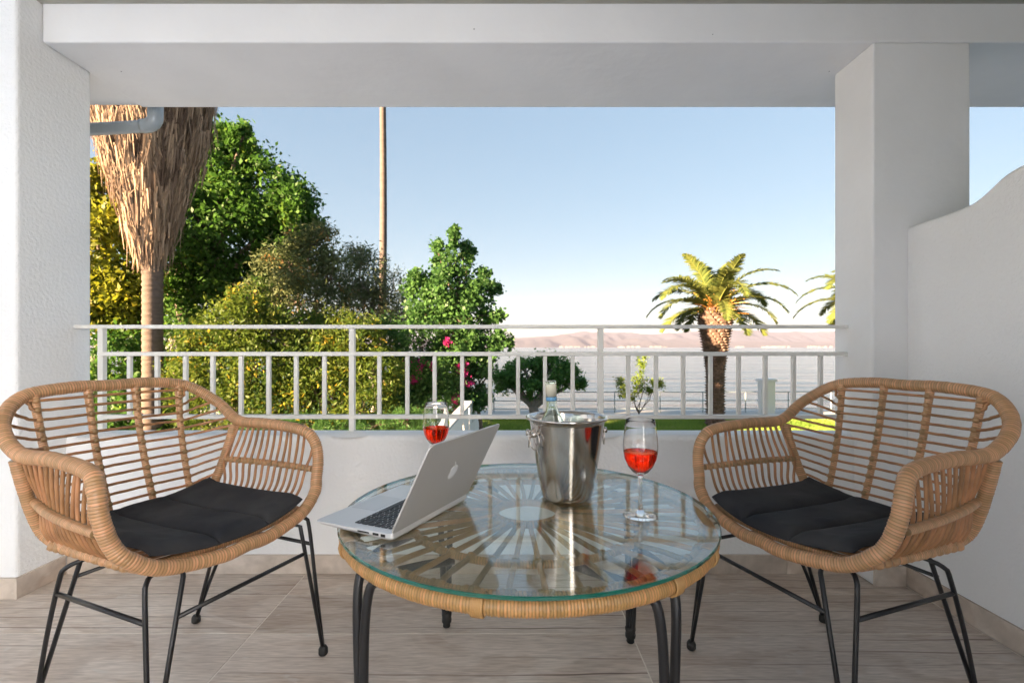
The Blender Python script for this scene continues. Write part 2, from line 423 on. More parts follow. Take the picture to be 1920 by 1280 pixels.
# skirting: parapet, left pillar, right pillar, partition - each tile its own piece
def skirt(axis, a0, a1, pos, joints, parent, flip=1, px=0, py=0):
    """boards standing against a wall; axis x or y; pos = face coordinate; thickness .01 outward by flip"""
    cuts = [a0]+[j for j in joints if a0 < j < a1]+[a1]
    for u0, u1 in zip(cuts[:-1], cuts[1:]):
        key = ('s', round(u1-u0, 3))
        if key not in tile_cache:
            hx = (u1-u0)/2-.0008; t = .010; h = .076; c = .001
            V = [(-hx, 0, 0), (hx, 0, 0), (hx, t, 0), (-hx, t, 0), (-hx, 0, h), (hx, 0, h), (hx, t-c, h), (-hx, t-c, h), (-hx, t, h-c), (hx, t, h-c)]
            F = [(0, 1, 2, 3), (0, 4, 5, 1), (4, 7, 6, 5), (7, 8, 9, 6), (3, 2, 9, 8), (0, 3, 8, 7, 4), (1, 5, 6, 9, 2)]
            me = bpy.data.meshes.new('skirting_tile'); me.from_pydata(V, [], F); me.materials.append(M_tile); tile_cache[key] = me
        o = bpy.data.objects.new('skirting_tile', tile_cache[key]); C.objects.link(o); o.parent = parent
        mid = (u0+u1)/2
        if axis == 'x': o.location = (mid-px, pos-py, .001); o.rotation_euler = (0, 0, PI if flip < 0 else 0)
        else: o.location = (pos-px, mid-py, .001); o.rotation_euler = (0, 0, PI/2 if flip < 0 else -PI/2)
skirt('x', XL+.011, XR+.02, 1.99, [-.62, .6, 1.12], par, -1, 0, 1.99)
skirt('y', PN-.010, 1.979, XL, [], lp, 1, XL-.6, PN)
skirt('x', XL-.7, XL+.010, PN, [], lp, -1, XL-.6, PN)
skirt('x', XR+.0, WX-.012, BF, [], rp, -1, XR, BF)
skirt('y', -.6, BF-.001, WX, [.7, 1.28], part, -1, WX, 0)

# railing
rail = thing('railing', 'white painted metal railing on top of the low parapet', 'railing', (0, 2.042, 0))
def bar(name, x0, x1, z0, z1, t, parent=rail):
    b = MB(); b.box(x0, x1, -t/2, t/2, z0, z1); return b.obj(name, M_rail, parent, bevel=.002, segs=2)
bar('top_bar', XL-.055, XR+.02, .996, 1.011, .036)
bar('middle_bar', -1.714, XR+.015, .882, .899, .030)
bar('bottom_bar', -1.714, XR+.015, .621, .637, .030)
posts = [-1.704, -.660, .376]
for x in posts: bar('post', x-.011, x+.011, .55, .9955, .024)
edges = posts+[1.41]
for a, c in zip(edges[:-1], edges[1:]):
    for k in range(1, 9):
        x = a+(c-a)*k/9+random.uniform(-.002, .002)
        if x < XR-.01: bar('baluster', x-.008, x+.008, .6375, .8815, .016)
# weld collars of plaster at posts
for x in posts:
    b = MB(); b.lathe([(.0, .012), (.02, .011), (.05, .004), (.085, -.002)], 20)
    o = b.obj('plaster_collar', M_white, rail, smooth=True); o.location = (x, 0, .559)
# down pipe
dp = thing('drain_pipe', 'grey plastic drain pipe with elbow outside the beam at upper left', 'pipe', (-1.9, 2.47, 2.03))
P = catmull([(-.55, 0, -.035), (-.2, 0, -.012), (0.02, 0, .0), (.055, 0, .005)], 6)
b = MB(); b.tube(P, .030, 16); b.obj('pipe_run', M_pvc, dp, smooth=True)
P = [(.04, 0, .003)]+[(.06+.048*math.sin(t), 0, .004+.048*(1-math.cos(t))) for t in np.linspace(0, PI/2, 7)]+[(.108, 0, .2)]
b = MB(); b.tube(P, .034, 16); b.obj('pipe_elbow', M_pvc, dp, smooth=True)

# ================================================================ CHAIRS
RIM = [[0.0, 0.2594, 0.418], [0.0685, 0.256, 0.4146], [0.194, 0.2384, 0.4342], [0.2577, 0.2251, 0.476], [0.2797, 0.2101, 0.5117], [0.295, 0.2018, 0.5714], [0.2846, 0.1434, 0.6564], [0.28, 0.0008, 0.6683], [0.2833, -0.1417, 0.6713], [0.2768, -0.2361, 0.7301], [0.2126, -0.3019, 0.7888], [0.1026, -0.3169, 0.8057], [0.0, -0.3185, 0.8045]]
# insert softer arm corner
RIM = RIM[:6]+[[.294, .186, .625]]+RIM[6:]
full = [(-u, v, w_) for u, v, w_ in RIM[1:-1]][::-1]
loop = [tuple(p) for p in RIM]+full
RIMD = catmull(loop, 10, True)
POST = catmull([(.281, -.157, .655), (.268, -.163, .60), (.247, -.172, .525), (.226, -.178, .468), (.216, -.150, .443), (.224, -.06, .440), (.225, .09, .437), (.212, .20, .432)], 8)
BACKR = catmull([(.222, -.176, .462), (.15, -.205, .447), (.06, -.213, .440), (-.06, -.213, .440), (-.15, -.205, .447), (-.222, -.176, .462)], 6)
def mir(P): return [(-p[0], p[1], p[2]) for p in P]
def rim_at_z(zv, sgn=1):
    """point on back upper rim (beyond junction) at height zv"""
    c = [p for p in catmull([RIM[i] for i in (9, 10, 11, 12)], 20)]
    q = min(c, key=lambda p: abs(p[2]-zv)); return np.array(q)
def post_at_z(zv):
    c = POST[:28]; q = min(c, key=lambda p: abs(p[2]-zv)); return np.array(q)
VO = (np.array([.188, -.305, .796]), np.array([.165, -.208, .447]))
VI = (np.array([.062, -.317, .806]), np.array([.058, -.213, .440]))
def lerp(a, b, t): return a+(b-a)*t
def vpt(V, z):
    t = (V[0][2]-z)/(V[0][2]-V[1][2]); p = lerp(V[0], V[1], t); p[1] -= .012*math.sin(PI*min(max(t, 0), 1)); return p

def make_chair(label):
    t = thing('rattan_armchair', label, 'armchair', (0, 0, 0), 0, 'rattan armchairs at the glass table')
    b = MB(); V, F, A = wrapped(RIMD, .0170, .0066, 14, True, .0016, .11); b.add(V, F, A)
    b.obj('wrapped_rim', M_rattan, t, smooth=True, attr=True)
    for s in (1, -1):
        P = POST if s > 0 else np.array(mir(POST))
        b = MB(); V, F, A = wrapped(P, .0145, .0062, 12, False, .001, .08, rr=[1, 1, 1, 1, .9, .8, .8]); b.add(V, F, A)
        for k in range(12):
            q_ = np.array([.227*s, .165-.026*k, .438])
            knot(b, q_, .0135, a=.3+random.random()*.5)
        b.obj('side_frame', M_rattan, t, smooth=True, attr=True)
    b = MB(); V, F, A = wrapped(BACKR, .009, .006, 10); b.add(V, F, A); b.obj('back_rail', M_rattan, t, smooth=True, attr=True)
    # back uprights with lashings
    zs = [.778-.0252*k for k in range(14)]
    for vv in (VO, VI):
        for s in (1, -1):
            P = [vpt(vv, z)*[s, 1, 1] for z in np.linspace(vv[0][2]-.004, vv[1][2], 14)]
            b = MB(); V, F, A = wrapped(P, .0095, .0058, 10, rr=[1.25, 1, 1, 1, 1, 1, 1, 1]); b.add(V, F, A)
            for z in zs: knot(b, vpt(vv, z)*[s, 1, 1]+np.array([0, .007, 0]), .0098, a=random.random()*.5)
            b.obj('back_upright', M_rattan, t, smooth=True, attr=True)
    # back rods
    for k, z in enumerate(zs):
        ze = z+.034-.010*(k/13)
        if ze > .675: e = rim_at_z(min(ze, .792)) if ze < .79 else rim_at_z(.787)
        else: e = post_at_z(ze)
        o_ = vpt(VO, z); i_ = vpt(VI, z)
        for q in (o_, i_): q[1] += .008
        mid = (e+o_)/2; mid[1] -= .010; mid[2] -= .003
        if k < 2: mid = (e+o_)/2
        half = [e, mid, o_, i_]
        pts = [tuple(p) for p in half]+[(-p[0], p[1], p[2]) for p in half[::-1]]
        b = MB(); P = catmull(pts, 7); P = P+rng.normal(0, .0003, P.shape)
        b.tube(P, .0041, 7, attr=np.full(len(P), random.random())); b.obj('back_rod', M_rod, t, smooth=True, attr=True)
    # sides
    arm = catmull([RIM[i] for i in (5, 6, 7, 8, 9)], 12)
    M1 = np.array([.292, .178, .535]); M2 = np.array([.2475, -.160, .546])
    for s in (1, -1):
        P = catmull([M1, lerp(M1, M2, .35)+[.010, 0, 0], lerp(M1, M2, .7)+[.010, 0, 0], M2], 8)
        b = MB(); V, F, A = wrapped(P*[s, 1, 1], .0098, .0055, 10); b.add(V, F, A)
        nr = 14
        for k in range(nr):
            f = (k+.6)/nr
            q = lerp(M1, M2, f)+[.010*math.sin(PI*f), 0, 0]
            knot(b, (q+[-.004, 0, 0])*[s, 1, 1], .0112, a=random.random()*.5)
        b.obj('arm_rail', M_rattan, t, smooth=True, attr=True)
        for k in range(nr):
            f = (k+.6)/nr
            vt = lerp(.195, -.140, f)
            top = min(arm, key=lambda p: abs(p[1]-vt)-(.0 if p[2] > .55 else -9)).copy()
            if k == 0: top[2] = .60
            q = lerp(M1, M2, f)+[.010*math.sin(PI*f)-.010, 0, 0]
            vb = lerp(.175, -.150, f)
            bot = np.array([.224, vb, .441])
            u1 = lerp(top, q, .5)+[.003, 0, 0]; u2 = lerp(q, bot, .5)+[.007, 0, -.010]
            P = catmull([top, u1, q, u2, bot], 6)*[s, 1, 1]
            b = MB(); b.tube(P, .0043, 7, attr=np.full(len(P), random.random())); b.obj('side_rod', M_rod, t, smooth=True, attr=True)
    # seat rods and inner front rail
    for k in range(13):
        v = -.155+.029*k; uw = .222 if v < .16 else .21
        P = catmull([(-uw, v, .441), (-uw*.5, v, .430), (0, v, .427), (uw*.5, v, .430), (uw, v, .441)], 6)
        b = MB(); b.tube(P, .0045, 7, attr=np.full(len(P), random.random())); b.obj('seat_rod', M_rod, t, smooth=True, attr=True)
    P = catmull([(-.205, .212, .440), (-.1, .225, .432), (0, .230, .430), (.1, .225, .432), (.205, .212, .440)], 6)
    b = MB(); V, F, A = wrapped(P, .0085, .0058, 10); b.add(V, F, A); b.obj('front_rail', M_rattan, t, smooth=True, attr=True)
    # legs
    def rod(pts, r=.0053): 
        return resample(catmull(pts, 8), .012)
    for s in (1, -1):
        foot = (.244*s, .272, .012)
        b = MB()
        b.tube(np.array([foot, (.166*s, .262, .408), (.150*s, .235, .416)]), .0055, 8)
        b.tube(rod([foot, (.236*s, .252, .2), (.228*s, .232, .385), (.218*s, .222, .410), (.195*s, .205, .416), (.10*s, .15, .418)]), .0055, 8)
        l = b.obj('leg', M_black, t, smooth=True)
        b = MB(); b.lathe([(.0, 0), (.011, 0), (.0135, .004), (.0135, .018), (.009, .026), (.0, .028)], 14, Matrix.Translation((foot[0], foot[1], 0)))
        b.obj('foot_cap', M_rubber, l, smooth=True)
        foot = (.209*s, -.245, .012)
        b = MB()
        b.tube(rod([foot, (.222*s, -.165, .2), (.236*s, -.078, .365), (.232*s, -.058, .398), (.20*s, -.03, .414), (.10*s, -.02, .418)]), .0055, 8)
        b.tube(np.array([foot, (.190*s, -.085, .395), (.17*s, -.07, .418)]), .0055, 8)
        l = b.obj('leg', M_black, t, smooth=True)
        b = MB(); b.lathe([(.0, 0), (.011, 0), (.0135, .004), (.0135, .018), (.009, .026), (.0, .028)], 14, Matrix.Translation((foot[0], foot[1], 0)))
        b.obj('foot_cap', M_rubber, l, smooth=True)
        b = MB(); b.tube(np.array([(.231*s, .240, .330), (.232*s, -.098, .330)]), .0055, 8); b.obj('stretcher', M_black, t, smooth=True)
    b = MB(); b.tube(np.array([(-.182, .264, .325), (.182, .264, .325)]), .0055, 8); b.obj('stretcher', M_black, t, smooth=True)
    b = MB(); b.tube(np.array([(-.194, -.108, .350), (.194, -.108, .350)]), .005, 8); b.obj('stretcher', M_black, t, smooth=True)
    return t

def copy_tree(o, parent=None):
    c = o.copy(); C.objects.link(c); c.parent = parent
    for ch in list(o.children): copy_tree(ch, c)
    return c
def face(o, x, y, fx, fy):
    # chair local +v is forward; u mirrored is symmetric, so any rotation works
    o.location = (x, y, 0); o.rotation_euler = (0, 0, math.atan2(fy, fx)-PI/2)
chairR = make_chair('tan rattan armchair right of the glass table, beside the side wall')
chairL = copy_tree(chairR); chairL['label'] = 'tan rattan armchair left of the glass table, beside the left pillar'
face(chairR, .8913, 1.3566, -.9431, -.3505); face(chairL, -.9065, 1.3466, .9196, -.39)

def cushion(label, seed):
    t = thing('seat_cushion', label, 'cushion', group='black seat cushions on the armchairs')
    lr = random.Random(seed)
    for k, (u0, u1) in enumerate([(-.212, -.072), (-.072, .070), (.070, .212)]):
        nu, nv = 18, 40; V = []; F = []
        off = lr.uniform(-.004, .004)
        for side in (1, -1):
            for i in range(nu+1):
                for j in range(nv+1):
                    fu = i/nu; fv = j/nv
                    u = u0+(u1-u0)*fu; vend = .252-.030*(abs(u)/.21)**2+off; v = -.183+(vend+.183)*fv
                    # rounded outer corners
                    e = min(fu, 1-fu)*2; g_ = min(fv, 1-fv)*2
                    puff = (1-(1-min(1, e*1.9))**2.0)**.75*(1-(1-min(1, g_*4.2))**2.2)**.6
                    base = .452+.024*(abs(u)/.21)**2.2-.004*math.sin(PI*fv)+(.012*max(0, (.1-fv)/.1))
                    if fv > .9: base -= .010*((fv-.9)/.1)**2
                    th = (.0165 if side > 0 else .008)*puff
                    wr = noise.noise(Vector((u*14+seed, v*9, k*3)))*.0050*puff+noise.noise(Vector((u*45+seed, v*30, k*3)))*.0016*puff
                    V.append((u, v, base+side*th+.0015*side+(wr if side > 0 else 0)))
        n1 = (nu+1)*(nv+1)
        for i in range(nu):
            for j in range(nv):
                a = i*(nv+1)+j; q = (a, a+nv+1, a+nv+2, a+1); F.append(q); F.append(tuple(n1+x for x in q[::-1]))
        bd = [i*(nv+1) for i in range(nu+1)]+[nu*(nv+1)+j for j in range(1, nv+1)]+[i*(nv+1)+nv for i in range(nu-1, -1, -1)]+[j for j in range(nv-1, 0, -1)]
        for x, y in zip(bd, bd[1:]+bd[:1]): F.append((y, x, n1+x, n1+y))
        o = mesh_obj('cushion_panel', V, F, M_fabric, t, True)
        P = np.array([V[x] for x in bd]); P[:, 2] -= .0015
        b = MB(); V2, F2, A2 = sweep(P, .0022, 6, True); b.add(V2, F2, A2); b.obj('piping', M_fabric, o, smooth=True)
    return t
cR = cushion('black three-panel seat cushion on the right rattan armchair', 3); face(cR, .8913, 1.3566, -.9431, -.3505)
cL = cushion('black three-panel seat cushion on the left rattan armchair', 11); face(cL, -.9065, 1.3466, .9196, -.39)

# ================================================================ TABLE
TX, TY, TZ, TR = .043, 1.28, .505, .468
tb = thing('glass_table', 'round glass-topped rattan table with black tube legs', 'table', (TX, TY, 0))
b = MB(); b.lathe([(0, TZ-.0085), (TR-.002, TZ-.0085)], 96, mi=0); b.lathe([(TR-.002, TZ-.0085), (TR, TZ-.0065), (TR, TZ-.002), (TR-.002, TZ)], 96, mi=1); b.lathe([(TR-.002, TZ), (0, TZ)], 96, mi=0)
o = b.obj('glass_top', [M_tglass, M_tedge], tb)
bmx = bmesh.new(); bmx.from_mesh(o.data); bmesh.ops.remove_doubles(bmx, verts=bmx.verts, dist=1e-5); bmesh.ops.recalc_face_normals(bmx, faces=bmx.faces); bmx.to_mesh(o.data); bmx.free()
def ring(R_, z, n=160): return np.array([(R_*math.cos(t), R_*math.sin(t), z) for t in np.linspace(0, 2*PI, n, endpoint=False)])
b = MB(); V, F, A = wrapped(ring(.447, .477), .0175, .0058, 12, True, .0006, .10); b.add(V, F, A)
for ang in (PI*1.5-.22, PI*1.5+.62, PI*1.5+1.0, PI*1.5-1.1):
    for dz in np.linspace(-.02, .02, 6):
        q = np.array([.447*math.cos(ang+dz), .447*math.sin(ang+dz), .477])
        c_ = np.array([(q[0]+.0195*math.cos(t)*math.cos(ang), q[1]+.0195*math.cos(t)*math.sin(ang), q[2]+.0200*math.sin(t)) for t in np.linspace(0, 2*PI, 16, endpoint=False)])
        V, F, A = sweep(c_, .0028, 6, True); b.add(V, F, A)
b.obj('wrapped_ring', M_trattan, tb, smooth=True, attr=True)
b = MB(); V, F, A = wrapped(ring(.300, .484), .0085, .0062, 10, True, .001, .12); b.add(V, F, A)
NS = 40
for k in range(NS):
    a_ = 2*PI*(k+.3)/NS; knot(b, (.300*math.cos(a_), .300*math.sin(a_), .487), .0125, a=random.random()*.6)
b.obj('middle_ring', M_trattan, tb, smooth=True, attr=True)
b = MB(); V, F, A = wrapped(ring(.428, .487), .0075, .0075, 10, True, .001, .12); b.add(V, F, A)
for k in range(NS):
    a_ = 2*PI*(k+.3)/NS
    for dd in (-.022, 0, .022): knot(b, (.426*math.cos(a_+dd), .426*math.sin(a_+dd), .488), .0098, a=random.random()*.6)
b.obj('inner_ring', M_trattan, tb, smooth=True, attr=True)
b = MB(); V, F, A = wrapped(ring(.084, .486, 60), .010, .0062, 10, True, .001, .12); b.add(V, F, A); b.obj('hub_ring', M_trattan, tb, smooth=True, attr=True)
for k in range(NS):
    a_ = 2*PI*(k+.3)/NS; j = random.uniform(-.012, .012); z1 = random.uniform(-.002, .002)
    P = catmull([(r_*math.cos(a_+j*f_), r_*math.sin(a_+j*f_), z_) for r_, f_, z_ in ((.43, 0, .486), (.37, 1, .488+z1), (.30, .5, .4875), (.2, 1.5, .488+z1), (.09, 1, .4875))], 5)
    b = MB(); b.tube(P, .0060, 8, attr=np.full(len(P), random.random())); b.obj('spoke', M_trattan, tb, smooth=True, attr=True)
for k, (ang, rf) in enumerate([(36.5, .412), (127.5, .415), (218.5, .44), (306.5, .43)]):
    A_ = R(ang); c, s_ = math.cos(A_), math.sin(A_)
    b = MB()
    for sd in (-1, 1):
        tx, ty = -s_*sd, c*sd
        P = resample(catmull([(rf*c+tx*.006, rf*s_+ty*.006, .02), ((rf+.006)*c+tx*.014, (rf+.006)*s_+ty*.014, .25), ((rf+.004)*c+tx*.024, (rf+.004)*s_+ty*.024, .40), ((rf-.012)*c+tx*.034, (rf-.012)*s_+ty*.034, .45), ((rf-.06)*c+tx*.06, (rf-.06)*s_+ty*.06, .466), ((rf-.16)*c+tx*.09, (rf-.16)*s_+ty*.09, .470)], 8), .015)
        b.tube(P, .0098, 12)
    l = b.obj('leg', M_black, tb, smooth=True)
    b = MB(); b.lathe([(0, 0), (.010, 0), (.0125, .004), (.011, .011), (.0155, .017), (.0165, .025), (.0145, .034), (.0165, .040), (.0165, .046), (.012, .052), (0, .053)], 16, Matrix.Translation((rf*c, rf*s_, 0)))
    b.obj('foot_cap', M_rubber, l, smooth=True)
    b = MB(); b.lathe([(0, 0), (.007, 0), (.008, .004), (.0, .006)], 10, Matrix.Translation(((.40)*c, (.40)*s_, .455)))
    b.obj('bolt', M_black, tb, smooth=True)

# ================================================================ LAPTOP
Bp = Vector((-.2512, 1.0376)); Cd = Vector((.42, .9075)).normalized(); Ad = Vector((-Cd.y, Cd.x))
lt = thing('laptop', 'open silver laptop on the glass table, lid back to the camera', 'laptop', (Bp.x, Bp.y, TZ+.0003), math.atan2(Cd.y, Cd.x))
# local: +x along hinge (0..0.325), +y towards the front edge (0..0.222)
LW, LD = .325, .222
def rrect(x0, x1, y0, y1, r, n=5):
    P = []
    for cx_, cy_, a0 in ((x1-r, y1-r, 0), (x0+r, y1-r, PI/2), (x0+r, y0+r, PI), (x1-r, y0+r, 1.5*PI)):
        for k in range(n+1): t = a0+PI/2*k/n; P.append((cx_+r*math.cos(t), cy_+r*math.sin(t)))
    return P
def slab(mb, P, z0, z1, M=None, mi=0, top=None):
    n = len(P); V = [Vector((x, y, z0)) for x, y in P]+[Vector((x, y, z1)) for x, y in (top or P)]
    if M is not None: V = [M @ v for v in V]
    mb.add(V, [tuple(range(n))[::-1], tuple(range(n, 2*n))]+[(i, (i+1) % n, n+(i+1) % n, n+i) for i in range(n)], mi=mi)
b = MB()
P0 = rrect(.004, LW-.004, .004, LD-.010, .012); P1 = rrect(0, LW, 0, LD, .012)
n = len(P0)
def wz(y, zt, zb): return zb+(zt-zb)*(y/LD)       # wedge underside
V = [(x, y, .001+.006*(y/LD)) for x, y in P0]+[(x, y, .006+.0065*(y/LD)) for x, y in P1]+[(x, y, .0165-.0030*(y/LD)) for x, y in P1]
F = [tuple(range(n))[::-1], tuple(range(2*n, 3*n))]+[(i, (i+1) % n, n+(i+1) % n, n+i) for i in range(n)]+[(n+i, n+(i+1) % n, 2*n+(i+1) % n, 2*n+i) for i in range(n)]
b.add(V, F); base = b.obj('base', M_alu, lt)
ztop = lambda y: .0165-.0030*(y/LD)
def keybox(mb, x0, x1, y0, y1, h0, h1, r=.0016, mi=0):
    P = rrect(x0, x1, y0, y1, r, 2); n = len(P)
    V = [(x, y, ztop(y)+h0) for x, y in P]+[(x, y, ztop(y)+h1) for x, y in P]
    mb.add(V, [tuple(range(n, 2*n))]+[(i, (i+1) % n, n+(i+1) % n, n+i) for i in range(n)], mi=mi)
pitch = .0190; kx0 = .0235; kw = .0158; ky0 = .022
lay = [[1]*14, [1]*13+[1.6], [1.5]+[1]*12+[1.1], [1.8]+[1]*11+[1.8], [2.3]+[1]*10+[2.3], [1, 1, 1, 1.25, 5.2, 1.25, 1, 1, 1, 1]]
glm = MB()
for ri, row in enumerate(lay):
    tot = sum(row); x = kx0; unit = (LW-2*kx0)/tot
    yy = ky0+(.010 if ri == 0 else .010+.019*(ri-1)+.012); hh = .0085 if ri == 0 else .0158
    if ri == 0: yy = ky0
    else: yy = ky0+.0125+.0187*(ri-1)
    for wkey in row:
        x1 = x+unit*wkey
        mb = MB(); keybox(mb, x+.0014, x1-.0014, yy, yy+hh, .0002, .0014)
        mb.obj('key', M_key, base)
        cx_ = (x+x1)/2; cy_ = yy+hh/2
        if wkey < 2: keybox(glm, cx_-.0014, cx_+.0014, cy_-.0012, cy_+.0012, .00145, .00148, .0004)
        x = x1
glm.obj('key_print', M_keyglyph, base)
mb = MB(); keybox(mb, LW/2-.0525, LW/2+.0525, .138, .213, .0001, .0003, .003); mb.obj('trackpad', mat('trackpad', (.66, .66, .67), .3, metal=.8), base)
mb = MB(); keybox(mb, LW/2-.0528, LW/2+.0528, .1377, .2133, .00002, .00012, .003); mb.obj('trackpad_gap', M_dark, base)
# ports on the near side edge (x = 0)
for (ya, yb, za, zb) in ((.018, .030, .0075, .0135), (.036, .052, .0080, .0132), (.062, .094, .0088, .0120)):
    mb = MB(); mb.box(-.0004, .004, ya, yb, za, zb); mb.obj('port', M_dark, base)
# lid: hinge on y=0, tilts back (-y)
th = math.atan2(.196, -.100)     # direction of the lid in local (y=-.1 back, z=.196)
Ml = Matrix.Translation((0, .004, .0155)) @ Matrix.Rotation(th, 4, 'X')   # maps local +y -> lid up direction
b = MB(); slab(b, rrect(0, LW, 0.0, .222, .012), -.0024, .0024, Ml)
lid = b.obj('lid', M_lid, lt, bevel=.0015, segs=2)
b = MB(); slab(b, rrect(.004, LW-.004, .010, .218, .008), -.0030, -.0025, Ml); b.obj('screen', M_screen, lid)
b = MB(); b.tube(np.array([(.05, .0065, .0125), (LW-.05, .0065, .0125)]), .0030, 10); b.obj('hinge', M_dark, lt, smooth=True)
# fruit emblem on the lid back: body with bite and leaf (as flat inlay)
body = []
for k in range(64):
    t = 2*PI*k/64
    r_ = .0150*(1-.06*math.cos(2*t)); x = r_*math.cos(t)*1.0; y = r_*math.sin(t)*1.05
    dip = math.exp(-((t-PI/2)/.33)**2)*.0040; dip2 = math.exp(-((t-1.5*PI)/.28)**2)*.0020
    y -= dip; y += dip2; x *= 1-.10*max(0, -math.sin(t))
    body.append([x, y])
bc = (.0205, .0018)
for p in body:
    d = math.hypot(p[0]-bc[0], p[1]-bc[1])
    if d < .0090:
        # push onto bite circle
        ang = math.atan2(p[1]-bc[1], p[0]-bc[0]); p[0] = bc[0]+.0090*math.cos(ang); p[1] = bc[1]+.0090*math.sin(ang)
leaf = []
for k in range(9): t = k/8; leaf.append([.0005+.0075*t, .0150+.0100*t+.0030*math.sin(PI*t)])
for k in range(7, 0, -1): t = k/8; leaf.append([.0005+.0075*t, .0150+.0100*t-.0036*math.sin(PI*t)])
b = MB()
# seen from the back (+z side of the lid): mirror x so that it reads correctly
def inlay(P):
    slab(b, [(LW/2-x*1.22, .116+y*1.22) for x, y in P][::-1], .00245, .0030, Ml)
inlay(body); inlay(leaf); b.obj('emblem', M_logo, lid)

# ================================================================ ICE BUCKET, BOTTLE, GLASSES
bk = thing('ice_bucket', 'polished steel ice bucket with ring handles standing on the table', 'ice bucket', (.156, 1.352, TZ+.0004))
pr = [(0, 0), (.062, 0), (.067, .003), (.0705, .012), (.074, .03), (.0925, .14), (.1015, .205), (.103, .212), (.109, .2155), (.1125, .2185), (.1135, .222), (.1110, .2245), (.106, .2235), (.1010, .217), (.0995, .205), (.0905, .14), (.072, .03), (.068, .012), (.06, .006), (0, .005)]
b = MB(); b.lathe(pr, 96); b.obj('bucket_body', M_steel, bk, smooth=True)
for ang in (R(200), R(20)):
    c, s_ = math.cos(ang), math.sin(ang); q = Vector((.1015*c, .1015*s_, .178))
    b = MB()
    for da in (-.17, .17):
        cc, ss = math.cos(ang+da), math.sin(ang+da)
        b.tube(np.array([(.094*cc, .094*ss, .182), (.108*cc, .108*ss, .182)]), .006, 12)
        b.tube(np.array([(.104*cc, .104*ss, .182), (.115*cc, .115*ss, .182)]), .0085, 12)
    hk = b.obj('handle_mount', M_steel, bk, smooth=True)
    for da, tl in ((-.16, .25), (.20, -.25)):
        cc, ss = math.cos(ang+da), math.sin(ang+da); r_ = .0185
        cen = np.array([.1075*cc, .1075*ss, .182-r_+.001])
        tx, ty = -ss, cc
        pts = np.array([(cen[0]+(tx*math.cos(tl)+cc*math.sin(tl))*.0165*math.cos(t), cen[1]+(ty*math.cos(tl)+ss*math.sin(tl))*.0165*math.cos(t), cen[2]+.0225*math.sin(t)) for t in np.linspace(0, 2*PI, 32, endpoint=False)])
        b = MB(); V, F, A = sweep(pts, .0016, 8, True); b.add(V, F, A); b.obj('ring_handle', M_steel, hk, smooth=True)

bo = thing('wine_bottle', 'clear wine bottle with cream and blue capsule in the ice bucket', 'bottle', (.125, 1.352, TZ+.008)); bo.rotation_euler = (0, R(-2.5), 0)
out_ = [(0, 0), (.030, 0), (.036, .004), (.0372, .012), (.0372, .165), (.0355, .190), (.028, .212), (.0185, .228), (.0145, .242), (.0135, .262), (.0130, .300)]
inn = [(.0105, .300), (.0108, .262), (.0115, .240), (.016, .225), (.0255, .208), (.0330, .188), (.0345, .165), (.0345, .014), (.03, .008), (0, .012)]
b = MB(); b.lathe(out_+inn, 48); b.obj('bottle_glass', M_bottle, bo, smooth=True)
b = MB(); b.lathe([(.0145, .2585), (.0146, .258), (.0147, .3035), (.0144, .3055), (.0, .3057)], 32); b.obj('capsule', M_foil, bo, smooth=True)
b = MB(); b.lathe([(.0149, .2590), (.0151, .2592), (.0151, .2695), (.0149, .2697)], 32); b.obj('capsule_band', M_band, bo, smooth=True)
b = MB(); b.lathe([(.0145, .3058), (.0147, .3062), (.0147, .3115), (.0138, .3135), (.0105, .3135), (.0098, .312), (.0098, .3058)], 32); b.obj('bottle_lip', M_bottle, bo, smooth=True)

def wineglass(label, x, y, s=1.0):
    t = thing('wine_glass', label, 'wine glass', (x, y, TZ+.0004), 0, 'wine glasses on the glass table')
    t.scale = (s, s, s)
    outp = [(0, 0), (.0405, 0), (.0415, .0012), (.0405, .0026), (.022, .005), (.010, .0095), (.0058, .018), (.0044, .035), (.0042, .070), (.0048, .090), (.0072, .1005), (.0190, .1075), (.0305, .1215), (.0385, .1400), (.0418, .158), (.0424, .172), (.0408, .195), (.0372, .2200), (.0345, .2355)]
    top = [(.0341, .2363), (.0336, .2358)]
    inp = [(.0361, .2200), (.0396, .195), (.0411, .172), (.0405, .158), (.0371, .1405), (.0290, .1230), (.0175, .1098), (.006, .1045), (0, .1035)]
    b = MB(); b.lathe(outp+top+inp, 56); b.obj('glass_body', M_wglass, t, smooth=True)
    # wine fills the bowl; it overlaps slightly into the glass wall as real liquid meets glass
    lev = .1575
    wp = [(0, .1038), (.0062, .1048), (.0176, .1101), (.0291, .1232), (.03715, .1406), (.0404, lev-.001), (.0408, lev), (.039, lev-.0006), (0, lev-.0006)]
    b = MB(); b.lathe(wp, 56); b.obj('wine', M_wine, t, smooth=True)
    return t
wineglass('stemmed glass of rose wine right of the ice bucket', .320, 1.204)
wineglass('stemmed glass of rose wine behind the open laptop lid', -.237, 1.56)

